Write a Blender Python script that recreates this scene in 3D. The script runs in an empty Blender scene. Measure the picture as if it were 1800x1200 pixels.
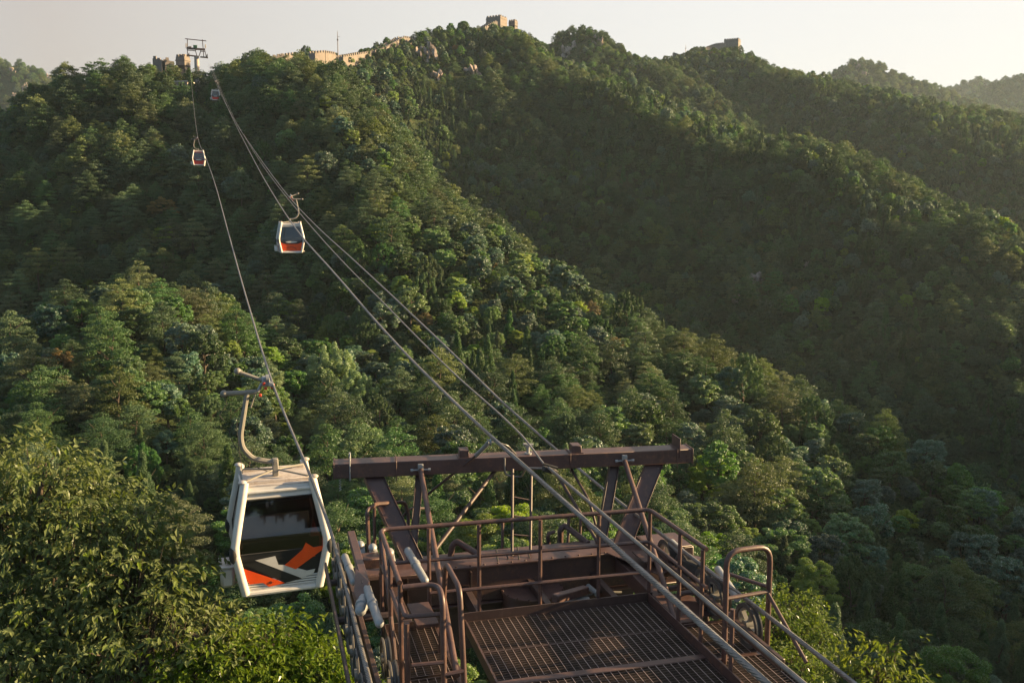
import bpy, bmesh, math, random
import numpy as np
from mathutils import Vector, Matrix
R_ = math.radians
sc = bpy.context.scene
COL = sc.collection
rnd = random.Random(11)
rg = np.random.default_rng(7)

# ------------------------------------------------------------------ camera
PITCH = R_(7.2); FPX = 1600.0
cam = bpy.data.cameras.new('camera'); camo = bpy.data.objects.new('camera', cam); COL.objects.link(camo)
cam.lens = 32.0; cam.sensor_width = 36.0; cam.clip_start = 0.1; cam.clip_end = 6000
camo.location = (0, 0, 0); camo.rotation_euler = (R_(90) - PITCH, 0, 0)
sc.camera = camo

# ------------------------------------------------------------------ sky, sun, exposure
SUN_AZ = 78.0      # degrees to the right of the view axis (+Y)
SUN_EL = 14.0
HAZE = 0.00011
w = bpy.data.worlds.new('World'); sc.world = w; w.use_nodes = True
nt = w.node_tree; nt.nodes.clear()
out = nt.nodes.new('ShaderNodeOutputWorld'); bg = nt.nodes.new('ShaderNodeBackground')
sky = nt.nodes.new('ShaderNodeTexSky'); sky.sky_type = 'NISHITA'; sky.sun_disc = False
sky.sun_elevation = R_(SUN_EL); sky.sun_rotation = R_(SUN_AZ); sky.dust_density = 4.0; sky.air_density = 1.3; sky.ozone_density = 1.0
bg.inputs['Strength'].default_value = 0.0500
# thin high overcast haze over the clear sky: a pale even veil, a little brighter towards the sun side
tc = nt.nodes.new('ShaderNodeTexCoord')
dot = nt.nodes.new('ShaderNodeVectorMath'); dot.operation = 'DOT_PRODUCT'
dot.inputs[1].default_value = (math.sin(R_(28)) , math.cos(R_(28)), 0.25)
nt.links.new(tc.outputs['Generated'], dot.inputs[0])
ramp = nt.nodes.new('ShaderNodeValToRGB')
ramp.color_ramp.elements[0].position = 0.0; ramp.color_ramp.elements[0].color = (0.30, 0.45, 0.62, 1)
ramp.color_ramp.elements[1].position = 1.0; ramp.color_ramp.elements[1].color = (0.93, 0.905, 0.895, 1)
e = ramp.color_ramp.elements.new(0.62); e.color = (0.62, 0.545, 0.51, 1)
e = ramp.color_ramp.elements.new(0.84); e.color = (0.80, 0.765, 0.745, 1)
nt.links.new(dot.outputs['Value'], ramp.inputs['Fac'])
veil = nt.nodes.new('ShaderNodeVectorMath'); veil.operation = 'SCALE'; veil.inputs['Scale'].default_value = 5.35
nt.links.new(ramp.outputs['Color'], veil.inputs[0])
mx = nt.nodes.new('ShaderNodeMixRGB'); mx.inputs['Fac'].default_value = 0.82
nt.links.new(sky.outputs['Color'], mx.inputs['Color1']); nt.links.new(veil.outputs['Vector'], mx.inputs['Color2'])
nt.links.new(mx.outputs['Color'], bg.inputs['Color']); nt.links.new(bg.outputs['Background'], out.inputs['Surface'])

sl = bpy.data.lights.new('sun', 'SUN'); so = bpy.data.objects.new('sun', sl); COL.objects.link(so)
sl.energy = 5.0; sl.angle = R_(0.6); sl.color = (1.0, 0.70, 0.36)
sd = Vector((math.sin(R_(SUN_AZ)) * math.cos(R_(SUN_EL)), math.cos(R_(SUN_AZ)) * math.cos(R_(SUN_EL)), math.sin(R_(SUN_EL))))
so.rotation_euler = sd.to_track_quat('Z', 'Y').to_euler(); so.location = (60, -20, 60)

sc.view_settings.view_transform = 'Standard'; sc.view_settings.look = 'None'
sc.view_settings.exposure = 1.95; sc.view_settings.gamma = 1.0; sc.view_settings.use_curve_mapping = False
sc.render.engine = 'CYCLES'
sc.cycles.max_bounces = 6; sc.cycles.diffuse_bounces = 3; sc.cycles.glossy_bounces = 3; sc.cycles.transmission_bounces = 4
sc.cycles.transparent_max_bounces = 10; sc.cycles.volume_bounces = 0
sc.cycles.use_denoising = True; sc.cycles.volume_max_steps = 64

# ------------------------------------------------------------------ helpers
CP, SP = math.cos(PITCH), math.sin(PITCH)
def ray(u, v):
    x = (u - 900) / FPX; y = (v - 600) / FPX
    return Vector((x, CP - y * SP, -SP - y * CP))
def at_y(u, v, Y): r = ray(u, v); return r * (Y / r.y)
def at_z(u, v, z): r = ray(u, v); return r * (z / r.z)
AZ = R_(15.1); CA, SA = math.cos(AZ), math.sin(AZ)
def to_line(P): return Vector((P[0] * CA + P[1] * SA, -P[0] * SA + P[1] * CA, P[2]))     # cable-line frame: x across, y along
def to_world(L): return Vector((L[0] * CA - L[1] * SA, L[0] * SA + L[1] * CA, L[2]))
def L_z(u, v, z): return to_line(at_z(u, v, z))
def L_y(u, v, ly): r = to_line(ray(u, v)); return r * (ly / r.y)
def L_x(u, v, lx): r = to_line(ray(u, v)); return r * (lx / r.x)

def tag(o, label=None, cat=None, group=None, kind=None):
    if label: o['label'] = label
    if cat: o['category'] = cat
    if group: o['group'] = group
    if kind: o['kind'] = kind
    return o
def empty(name, loc, rz=0.0, label=None, cat=None, group=None):
    o = bpy.data.objects.new(name, None); COL.objects.link(o); o.location = loc; o.rotation_euler = (0, 0, rz)
    o.empty_display_size = 0.5
    return tag(o, label, cat, group)
def link(name, me, parent=None, loc=None):
    o = bpy.data.objects.new(name, me); COL.objects.link(o)
    if parent is not None: o.parent = parent
    if loc is not None: o.location = loc
    return o

class MB:
    def __init__(s, off=(0, 0, 0)): s.v = []; s.f = []; s.m = []; s.off = Vector(off)
    def add(s, vs, fs, mi=0):
        b = len(s.v); s.v += [tuple(Vector(p) - s.off) for p in vs]; s.f += [tuple(b + i for i in f) for f in fs]; s.m += [mi] * len(fs); return s
    def obox(s, c, ax, ay, az, mi=0, ch=0.0):
        """box of centre c and half-axes ax, ay, az; ch = edge chamfer in metres"""
        c, ax, ay, az = Vector(c), Vector(ax), Vector(ay), Vector(az)
        if ch <= 0:
            vs = [c + sx * ax + sy * ay + sz * az for sz in (-1, 1) for sy in (-1, 1) for sx in (-1, 1)]
            return s.add(vs, [(0, 2, 3, 1), (4, 5, 7, 6), (0, 1, 5, 4), (2, 6, 7, 3), (0, 4, 6, 2), (1, 3, 7, 5)], mi)
        bm = bmesh.new(); bmesh.ops.create_cube(bm, size=2)
        lx, ly, lz = ax.length, ay.length, az.length
        for q in bm.verts: q.co = Vector((q.co.x * lx, q.co.y * ly, q.co.z * lz))
        bmesh.ops.bevel(bm, geom=bm.edges[:], offset=min(ch, .45 * min(lx, ly, lz)), segments=1, affect='EDGES')
        ux, uy, uz = ax.normalized(), ay.normalized(), az.normalized()
        vs = [c + ux * q.co.x + uy * q.co.y + uz * q.co.z for q in bm.verts]
        fs = [[q.index for q in f.verts] for f in bm.faces]; bm.free()
        return s.add(vs, fs, mi)
    def box(s, a, b, mi=0, ch=0.0):
        a, b = Vector(a), Vector(b); c = (a + b) / 2; h = (b - a) / 2
        return s.obox(c, (abs(h.x), 0, 0), (0, abs(h.y), 0), (0, 0, abs(h.z)), mi, ch)
    def beam(s, p0, p1, w, h, up=(0, 0, 1), mi=0, ch=0.004):
        p0, p1 = Vector(p0), Vector(p1); d = p1 - p0; t = d.normalized(); upv = Vector(up)
        if abs(t.dot(upv)) > .98: upv = Vector((0, 1, 0))
        sd_ = t.cross(upv).normalized(); u2 = sd_.cross(t).normalized()
        return s.obox((p0 + p1) / 2, sd_ * w / 2, d / 2, u2 * h / 2, mi, ch)
    def tube(s, pts, r, n=8, mi=0, cap=True, fillet=0.0, fn=4):
        pts = [Vector(p) for p in pts]
        if fillet > 0 and len(pts) > 2:
            q = [pts[0]]
            for i in range(1, len(pts) - 1):
                a, b, c = pts[i - 1], pts[i], pts[i + 1]
                f = min(fillet, (a - b).length * .49, (c - b).length * .49)
                p0 = b + (a - b).normalized() * f; p2 = b + (c - b).normalized() * f
                for k in range(fn + 1):
                    t = k / fn; q.append(p0 * (1 - t) ** 2 + b * 2 * t * (1 - t) + p2 * t * t)
            q.append(pts[-1]); pts = q
        rr = r if isinstance(r, (list, tuple)) else [r] * len(pts)
        if len(rr) != len(pts): rr = [rr[0] + (rr[-1] - rr[0]) * i / (len(pts) - 1) for i in range(len(pts))]
        vs = []; fs = []; ref = None
        for i, p in enumerate(pts):
            if i == 0: t = (pts[1] - p)
            elif i == len(pts) - 1: t = p - pts[i - 1]
            else: t = (pts[i + 1] - p).normalized() + (p - pts[i - 1]).normalized()
            t = t.normalized() if t.length > 1e-9 else Vector((0, 0, 1))
            if ref is None: ref = t.orthogonal().normalized()
            else:
                ref = ref - t * ref.dot(t); ref = ref.normalized() if ref.length > 1e-6 else t.orthogonal().normalized()
            b2 = t.cross(ref)
            for k in range(n):
                a = 2 * math.pi * k / n; vs.append(p + (ref * math.cos(a) + b2 * math.sin(a)) * rr[i])
        for i in range(len(pts) - 1):
            for k in range(n):
                fs.append((i * n + k, i * n + (k + 1) % n, (i + 1) * n + (k + 1) % n, (i + 1) * n + k))
        if cap: fs.append(tuple(reversed(range(n)))); fs.append(tuple((len(pts) - 1) * n + k for k in range(n)))
        return s.add(vs, fs, mi)
    def lathe(s, c, axis, prof, n=20, mi=0, closed=False):
        """prof: list of (radius, distance along axis)"""
        c = Vector(c); t = Vector(axis).normalized(); a0 = t.orthogonal().normalized(); b0 = t.cross(a0); m = len(prof)
        vs = [c + t * h + (a0 * math.cos(2 * math.pi * k / n) + b0 * math.sin(2 * math.pi * k / n)) * r for r, h in prof for k in range(n)]
        fs = []
        for i in range(m if closed else m - 1):
            j = (i + 1) % m
            for k in range(n): fs.append((i * n + k, i * n + (k + 1) % n, j * n + (k + 1) % n, j * n + k))
        return s.add(vs, fs, mi)
    def ball(s, c, r, n=10, m=6, mi=0, sc3=(1, 1, 1)):
        c = Vector(c); vs = []; fs = []
        for i in range(m + 1):
            th = math.pi * i / m
            for k in range(n):
                a = 2 * math.pi * k / n; vs.append(c + Vector((math.sin(th) * math.cos(a) * sc3[0], math.sin(th) * math.sin(a) * sc3[1], math.cos(th) * sc3[2])) * r)
        for i in range(m):
            for k in range(n): fs.append((i * n + k, (i + 1) * n + k, (i + 1) * n + (k + 1) % n, i * n + (k + 1) % n))
        return s.add(vs, fs, mi)
    def poly(s, pts, nrm, th, mi=0):
        """flat polygon pushed out to a slab of thickness th along nrm"""
        n = len(pts); nv = Vector(nrm).normalized() * th; pts = [Vector(p) for p in pts]
        vs = pts + [p + nv for p in pts]
        fs = [tuple(reversed(range(n))), tuple(range(n, 2 * n))] + [(i, (i + 1) % n, n + (i + 1) % n, n + i) for i in range(n)]
        return s.add(vs, fs, mi)
    def mesh(s, name, mats):
        me = bpy.data.meshes.new(name); me.from_pydata(s.v, [], s.f); me.update()
        for m in (mats if isinstance(mats, (list, tuple)) else [mats]): me.materials.append(m)
        if any(s.m): me.polygons.foreach_set('material_index', s.m)
        bm = bmesh.new(); bm.from_mesh(me); bmesh.ops.recalc_face_normals(bm, faces=bm.faces[:]); bm.to_mesh(me); bm.free()
        me.polygons.foreach_set('use_smooth', [True] * len(me.polygons)); me.set_sharp_from_angle(angle=R_(38)); me.update()
        return me
    def build(s, name, mats, parent=None, loc=None, **kw):
        o = link(name, s.mesh(name, mats), parent, loc); return tag(o, **kw) if kw else o

# ------------------------------------------------------------------ materials
def mat(name): m = bpy.data.materials.new(name); m.use_nodes = True; m.node_tree.nodes.clear(); return m, m.node_tree
def surface(name, col, col2=None, rough=.6, metal=0.0, nscale=6.0, dirt=None, dirt_amt=.4, bump=.15, bscale=60.0, spec=.5, sheen=0):
    """painted / bare surface: two base tones, grime patches and a fine relief"""
    m, t = mat(name); N = t.nodes.new; Lk = t.links.new
    o = N('ShaderNodeOutputMaterial'); b = N('ShaderNodeBsdfPrincipled'); tc = N('ShaderNodeTexCoord')
    n1 = N('ShaderNodeTexNoise'); n1.inputs['Scale'].default_value = nscale; n1.inputs['Detail'].default_value = 6; n1.inputs['Roughness'].default_value = .65
    Lk(tc.outputs['Object'], n1.inputs['Vector'])
    r1 = N('ShaderNodeValToRGB'); r1.color_ramp.elements[0].position = .38; r1.color_ramp.elements[1].position = .64
    r1.color_ramp.elements[0].color = (*col, 1); r1.color_ramp.elements[1].color = (*(col2 or tuple(c * .75 for c in col)), 1)
    Lk(n1.outputs['Fac'], r1.inputs['Fac']); last = r1.outputs['Color']
    if dirt:
        n2 = N('ShaderNodeTexNoise'); n2.inputs['Scale'].default_value = nscale * 2.7; n2.inputs['Detail'].default_value = 8; n2.inputs['Roughness'].default_value = .75
        Lk(tc.outputs['Object'], n2.inputs['Vector'])
        r2 = N('ShaderNodeValToRGB'); r2.color_ramp.elements[0].position = .52; r2.color_ramp.elements[1].position = .68
        r2.color_ramp.elements[0].color = (0, 0, 0, 1); r2.color_ramp.elements[1].color = (dirt_amt,) * 3 + (1,)
        Lk(n2.outputs['Fac'], r2.inputs['Fac'])
        mx = N('ShaderNodeMixRGB'); Lk(r2.outputs['Color'], mx.inputs['Fac']); Lk(last, mx.inputs['Color1']); mx.inputs['Color2'].default_value = (*dirt, 1); last = mx.outputs['Color']
    Lk(last, b.inputs['Base Color']); b.inputs['Roughness'].default_value = rough; b.inputs['Metallic'].default_value = metal
    b.inputs['Specular IOR Level'].default_value = spec
    if bump:
        n3 = N('ShaderNodeTexNoise'); n3.inputs['Scale'].default_value = bscale; n3.inputs['Detail'].default_value = 4; Lk(tc.outputs['Object'], n3.inputs['Vector'])
        bp = N('ShaderNodeBump'); bp.inputs['Strength'].default_value = bump; bp.inputs['Distance'].default_value = .01
        Lk(n3.outputs['Fac'], bp.inputs['Height']); Lk(bp.outputs['Normal'], b.inputs['Normal'])
    Lk(b.outputs['BSDF'], o.inputs['Surface']); return m
def leafmat(name, c1, c2, trans=.35, gloss=.10, hue=.03, val=.5):
    m, t = mat(name); N = t.nodes.new; Lk = t.links.new
    o = N('ShaderNodeOutputMaterial'); oi = N('ShaderNodeObjectInfo'); ge = N('ShaderNodeNewGeometry'); tc = N('ShaderNodeTexCoord')
    mx = N('ShaderNodeMixRGB'); mx.inputs['Color1'].default_value = (*c1, 1); mx.inputs['Color2'].default_value = (*c2, 1)
    n1 = N('ShaderNodeTexNoise'); n1.inputs['Scale'].default_value = .55; n1.inputs['Detail'].default_value = 2; Lk(tc.outputs['Object'], n1.inputs['Vector'])
    ad = N('ShaderNodeMath'); ad.operation = 'MULTIPLY_ADD'; Lk(ge.outputs['Random Per Island'], ad.inputs[0]); ad.inputs[1].default_value = .5; 
    mr = N('ShaderNodeMapRange'); mr.inputs['From Min'].default_value = .35; mr.inputs['From Max'].default_value = .68; mr.inputs['To Max'].default_value = .55
    Lk(n1.outputs['Fac'], mr.inputs['Value']); Lk(mr.outputs['Result'], ad.inputs[2]); Lk(ad.outputs['Value'], mx.inputs['Fac'])
    hs = N('ShaderNodeHueSaturation')
    h = N('ShaderNodeMapRange'); h.inputs['To Min'].default_value = .5 - hue; h.inputs['To Max'].default_value = .5 + hue; Lk(oi.outputs['Random'], h.inputs['Value'])
    fr = N('ShaderNodeMath'); fr.operation = 'MULTIPLY'; fr.inputs[1].default_value = 7.31; Lk(oi.outputs['Random'], fr.inputs[0])
    f2 = N('ShaderNodeMath'); f2.operation = 'FRACT'; Lk(fr.outputs[0], f2.inputs[0])
    v = N('ShaderNodeMapRange'); v.inputs['To Min'].default_value = 1 - val * .7; v.inputs['To Max'].default_value = 1 + val; Lk(f2.outputs[0], v.inputs['Value'])
    f3 = N('ShaderNodeMath'); f3.operation = 'MULTIPLY'; f3.inputs[1].default_value = 13.7; Lk(oi.outputs['Random'], f3.inputs[0])
    f4 = N('ShaderNodeMath'); f4.operation = 'FRACT'; Lk(f3.outputs[0], f4.inputs[0])
    s2 = N('ShaderNodeMapRange'); s2.inputs['To Min'].default_value = .7; s2.inputs['To Max'].default_value = 1.15; Lk(f4.outputs[0], s2.inputs['Value'])
    Lk(h.outputs['Result'], hs.inputs['Hue']); Lk(v.outputs['Result'], hs.inputs['Value']); Lk(s2.outputs['Result'], hs.inputs['Saturation']); Lk(mx.outputs['Color'], hs.inputs['Color'])
    d = N('ShaderNodeBsdfDiffuse'); tr = N('ShaderNodeBsdfTranslucent'); g = N('ShaderNodeBsdfGlossy'); g.inputs['Roughness'].default_value = .5; g.inputs['Color'].default_value = (.8, .85, .9, 1)
    Lk(hs.outputs['Color'], d.inputs['Color'])
    tg = N('ShaderNodeMixRGB'); tg.blend_type = 'MULTIPLY'; tg.inputs['Fac'].default_value = 1; Lk(hs.outputs['Color'], tg.inputs['Color1']); tg.inputs['Color2'].default_value = (1.45, 1.5, .5, 1); Lk(tg.outputs['Color'], tr.inputs['Color'])
    m1 = N('ShaderNodeMixShader'); m1.inputs[0].default_value = trans; Lk(d.outputs[0], m1.inputs[1]); Lk(tr.outputs[0], m1.inputs[2])
    fz = N('ShaderNodeFresnel'); fz.inputs['IOR'].default_value = 1.4
    fm = N('ShaderNodeMath'); fm.operation = 'MULTIPLY_ADD'; fm.inputs[1].default_value = gloss * .55; fm.inputs[2].default_value = gloss * .01; Lk(fz.outputs[0], fm.inputs[0])
    m2 = N('ShaderNodeMixShader'); Lk(fm.outputs[0], m2.inputs[0]); Lk(m1.outputs[0], m2.inputs[1]); Lk(g.outputs[0], m2.inputs[2])
    Lk(m2.outputs[0], o.inputs['Surface']); return m
def glassmat(name, tint, gl=.25):
    m, t = mat(name); N = t.nodes.new; Lk = t.links.new
    o = N('ShaderNodeOutputMaterial'); tr = N('ShaderNodeBsdfTransparent'); tr.inputs['Color'].default_value = (*tint, 1)
    g = N('ShaderNodeBsdfGlossy'); g.inputs['Roughness'].default_value = .04; g.inputs['Color'].default_value = (.9, .9, .9, 1)
    fz = N('ShaderNodeFresnel'); fz.inputs['IOR'].default_value = 1.5
    mr = N('ShaderNodeMath'); mr.operation = 'MULTIPLY_ADD'; mr.inputs[1].default_value = .9; mr.inputs[2].default_value = gl * .2; Lk(fz.outputs[0], mr.inputs[0])
    m2 = N('ShaderNodeMixShader'); Lk(mr.outputs[0], m2.inputs[0]); Lk(tr.outputs[0], m2.inputs[1]); Lk(g.outputs[0], m2.inputs[2]); Lk(m2.outputs[0], o.inputs['Surface']); return m

M = {}
M['brown'] = surface('brown_paint', (.082, .045, .041), (.055, .030, .028), rough=.47, nscale=3.5, dirt=(.19, .095, .055), dirt_amt=.55, bump=.06, spec=.5)
M['brown_dark'] = surface('brown_paint_dark', (.062, .036, .032), (.040, .024, .021), rough=.5, nscale=3, dirt=(.13, .085, .065), dirt_amt=.5)
M['grate'] = surface('grating_steel', (.085, .058, .050), (.050, .034, .030), rough=.6, nscale=4, dirt=(.1, .07, .05), dirt_amt=.4, bump=0)
M['grate_rod'] = surface('grating_rod', (.34, .27, .25), (.22, .16, .145), rough=.5, nscale=4, bump=0)
M['rope'] = surface('steel_rope', (.20, .19, .185), (.12, .115, .11), rough=.42, metal=.35, nscale=9, bump=.1, spec=.6)
M['galv'] = surface('galvanised_steel', (.28, .295, .31), (.22, .23, .24), rough=.45, metal=.2, nscale=3, dirt=(.18, .14, .11), dirt_amt=.25, bump=.04)
M['hanger'] = surface('hanger_paint', (.21, .20, .175), (.16, .15, .13), rough=.5, nscale=3, dirt=(.10, .08, .06), dirt_amt=.3, bump=.03)
M['white'] = surface('white_paint', (.58, .565, .54), (.50, .485, .46), rough=.38, nscale=1.6, dirt=(.28, .22, .17), dirt_amt=.22, bump=.03)
M['roofp'] = surface('roof_paint', (.50, .46, .43), (.40, .35, .31), rough=.6, nscale=3, dirt=(.20, .11, .06), dirt_amt=.75, bump=.08)
M['orange'] = surface('orange_paint', (.78, .085, .012), (.66, .065, .010), rough=.38, nscale=2, bump=.02)
M['red'] = surface('red_paint', (.62, .030, .015), (.5, .022, .012), rough=.38, nscale=2, bump=.02)
M['black'] = surface('black_paint', (.018, .019, .022), (.012, .012, .014), rough=.45, nscale=2, bump=.02)
M['wheel'] = surface('wheel_liner', (.075, .072, .070), (.045, .044, .043), rough=.55, nscale=6)
M['rubber'] = surface('rubber', (.035, .034, .033), (.022, .021, .02), rough=.75, nscale=9)
M['seat'] = surface('seat_plastic', (.13, .115, .10), (.09, .08, .07), rough=.6)
M['glass'] = glassmat('tinted_glass', (.48, .48, .47))
M['glass2'] = glassmat('clear_glass', (.68, .64, .60))
M['redbit'] = surface('red_plastic', (.55, .05, .02), rough=.4, bump=0)
M['green'] = surface('green_paint', (.03, .10, .045), rough=.5)
M['stone'] = surface('wall_brick', (.185, .160, .145), (.13, .115, .105), rough=.9, nscale=.5, dirt=(.15, .13, .10), dirt_amt=.6, bump=.5, bscale=3)
M['darkop'] = surface('opening_dark', (.03, .027, .025), rough=.9, bump=0)
M['rock'] = surface('rock_face', (.30, .245, .22), (.17, .14, .125), rough=.9, nscale=.35, dirt=(.05, .055, .04), dirt_amt=.8, bump=1.0, bscale=1.2)
M['concrete'] = surface('concrete', (.33, .30, .28), (.26, .23, .21), rough=.85, nscale=1.2, dirt=(.12, .1, .08))
M['bark'] = surface('bark', (.085, .062, .045), (.05, .038, .028), rough=.9, nscale=5, bump=.5, bscale=20)
M['pine'] = leafmat('pine_needles', (0.034, 0.075, 0.037), (0.077, 0.128, 0.050), trans=.22, gloss=.10, hue=.012, val=.5)
M['pine2'] = leafmat('pine_needles_olive', (0.064, 0.093, 0.040), (0.121, 0.146, 0.055), trans=.25, gloss=.09, hue=.010, val=.45)
M['broad'] = leafmat('broad_leaves', (0.037, 0.095, 0.035), (0.097, 0.172, 0.048), trans=.38, gloss=.14, hue=.018, val=.55)
M['teal'] = leafmat('grey_green_leaves', (0.047, 0.100, 0.072), (0.085, 0.153, 0.109), trans=.3, gloss=.18, hue=.012, val=.45)
M['lime'] = leafmat('yellow_green_leaves', (0.091, 0.172, 0.023), (0.202, 0.286, 0.035), trans=.45, gloss=.12, hue=.02, val=.35)
M['cyp'] = leafmat('cypress_scales', (0.035, 0.075, 0.032), (0.062, 0.114, 0.037), trans=.2, gloss=.06, hue=.02, val=.4)
M['pale'] = leafmat('pale_scaly_leaves', (0.105, 0.180, 0.081), (0.198, 0.286, 0.131), trans=.3, gloss=.12, hue=.01, val=.1)
M['tan'] = leafmat('tan_foliage', (.13, .10, .05), (.21, .155, .075), trans=.3, gloss=.08, hue=.015, val=.3)
M['pink'] = leafmat('pink_blossom', (0.400, 0.170, 0.150), (0.500, 0.260, 0.210), trans=.3, gloss=.05, hue=.01, val=.1)
M['near'] = leafmat('chestnut_leaves', (.060, .105, .022), (.150, .190, .035), trans=.38, gloss=.26, hue=.0, val=.0)
M['nearb'] = leafmat('sapling_leaves', (.066, .105, .020), (.150, .180, .030), trans=.40, gloss=.2, hue=.0, val=.0)
SHADE_RIDGE = 40.0
# ------------------------------------------------------------------ terrain
def S(*pts, off=4.2):
    """ridge or valley line: (u, v, Y) points of the photograph put at their distance; off = canopy height"""
    a = []
    for u, v, Y in pts:
        p = at_y(u, v, Y); a.append((p.x / Y, Y, p.z - off))
    a.sort(); return np.array(a)
ST = [
 S((-500,1150,40),(0,1150,42),(450,1120,45),(900,1080,45),(1300,1160,45),(1800,1300,45),(2300,1420,45)),
 S((-500,700,95),(-200,620,100),(0,570,108),(100,512,112),(200,482,115),(330,512,115),(430,585,105),(520,670,95),(700,710,90),(1000,800,80),(1300,880,75),(1500,960,72),(1800,1120,66),(2300,1400,60)),
 S((-500,720,120),(-200,650,125),(0,600,128),(100,565,132),(200,545,134),(330,530,132),(430,545,128),(520,590,120),(700,600,112),(1000,690,100),(1300,790,92),(1500,860,86),(1800,1035,78),(2300,1330,72)),
 S((-500,430,180),(-200,320,185),(0,235,190),(60,190,195),(130,152,198),(200,128,202),(250,114,205),(345,126,212),(440,94,215),(600,112,216),(650,170,208),(700,240,200),(760,330,188),(880,430,170),(950,480,158),(1080,540,145),(1190,590,135),(1310,660,122),(1420,728,112),(1560,790,104),(1640,838,98),(1760,920,90),(1900,1010,84),(2300,1250,80), off=2.4),
 S((-500,600,215),(0,360,225),(345,170,240),(440,106,238),(600,190,245),(700,330,235),(760,420,226),(950,580,205),(1190,700,185),(1420,840,165),(1640,960,150),(1900,1150,140),(2300,1400,135), off=2.4),
 S((-500,680,300),(0,420,300),(345,190,290),(440,106,270),(520,90,280),(600,91,300),(660,80,330),(700,69,350),(760,62,365),(830,58,380),(866,41,386),(910,39,390),(935,53,388),(980,100,375),(1070,128,355),(1160,160,335),(1280,215,310),(1400,232,295),(1500,272,275),(1600,332,255),(1700,367,240),(1780,402,228),(1900,460,215),(2300,700,190), off=2.4),
 S((-500,800,380),(0,500,380),(345,260,360),(600,150,380),(760,110,420),(900,92,420),(980,130,410),(1160,230,380),(1400,330,350),(1600,430,320),(1800,520,290),(2300,800,250), off=2.4),
 S((-500,900,520),(345,320,520),(600,170,480),(900,90,470),(980,78,470),(1030,57,470),(1070,72,475),(1100,94,480),(1150,104,490),(1220,95,520),(1285,78,530),(1340,97,510),(1400,122,490),(1450,134,480),(1600,165,450),(1700,184,440),(1800,208,420),(2000,290,400),(2300,400,380), off=2.4),
]
def vnoise(x, y, seed=0):
    x = np.asarray(x, float); y = np.asarray(y, float); xi = np.floor(x).astype(np.int64); yi = np.floor(y).astype(np.int64); fx = x - xi; fy = y - yi
    fx = fx * fx * (3 - 2 * fx); fy = fy * fy * (3 - 2 * fy)
    def h(a, b):
        n = (a * 374761393 + b * 668265263 + seed * 974634777) & 0xffffffff; n = ((n ^ (n >> 13)) * 1274126177) & 0xffffffff
        return ((n ^ (n >> 16)) & 0xffff) / 65535.0 * 2 - 1
    return (h(xi, yi) * (1 - fx) + h(xi + 1, yi) * fx) * (1 - fy) + (h(xi, yi + 1) * (1 - fx) + h(xi + 1, yi + 1) * fx) * fy
def fbm(x, y, o=4, seed=0):
    t = 0; a = 1
    for i in range(o): t = t + a * vnoise(x * 2 ** i, y * 2 ** i, seed + i); a *= .5
    return t
SMIN, SMAX = -1.5, 4.2
def stations(s, ST_=None, near=True):
    ST_ = ST_ or ST; Ys = []; Zs = []
    if near: Ys.append(np.full_like(s, 6.0)); Zs.append(np.full_like(s, -18.0))
    for a in ST_:
        acc_y = 0; acc_z = 0
        for ds, wt in ((-.014, .25), (0, .5), (.014, .25)):
            acc_y = acc_y + wt * np.interp(s + ds, a[:, 0], a[:, 1]); acc_z = acc_z + wt * np.interp(s + ds, a[:, 0], a[:, 2])
        Ys.append(acc_y); Zs.append(acc_z)
    if near: Ys.append(np.full_like(s, 720.0)); Zs.append(Zs[-1] * .2 - 70)
    return np.array(Ys), np.array(Zs)
def pchip(Yk, Zk, Y):
    """monotone cubic through stations; Yk,Zk (K,N), Y (N,)"""
    K, Nn = Yk.shape; h = np.diff(Yk, axis=0); d = np.diff(Zk, axis=0) / h; m = np.zeros_like(Zk)
    w1 = 2 * h[1:] + h[:-1]; w2 = h[1:] + 2 * h[:-1]; ok = d[1:] * d[:-1] > 0
    with np.errstate(divide='ignore', invalid='ignore'):
        mm = (w1 + w2) / (w1 / d[:-1] + w2 / d[1:])
    m[1:-1] = np.where(ok, mm, (d[1:] + d[:-1]) * .12); m[0] = d[0]; m[-1] = d[-1]
    k = np.clip((Y[None, :] >= Yk).sum(0) - 1, 0, K - 2); j = np.arange(Nn); hh = h[k, j]; t = np.clip((Y - Yk[k, j]) / hh, 0, 1)
    z0, z1, m0, m1 = Zk[k, j], Zk[k + 1, j], m[k, j] * hh, m[k + 1, j] * hh
    return z0 * (2 * t**3 - 3 * t**2 + 1) + m0 * (t**3 - 2 * t**2 + t) + z1 * (-2 * t**3 + 3 * t**2) + m1 * (t**3 - t**2)
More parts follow.
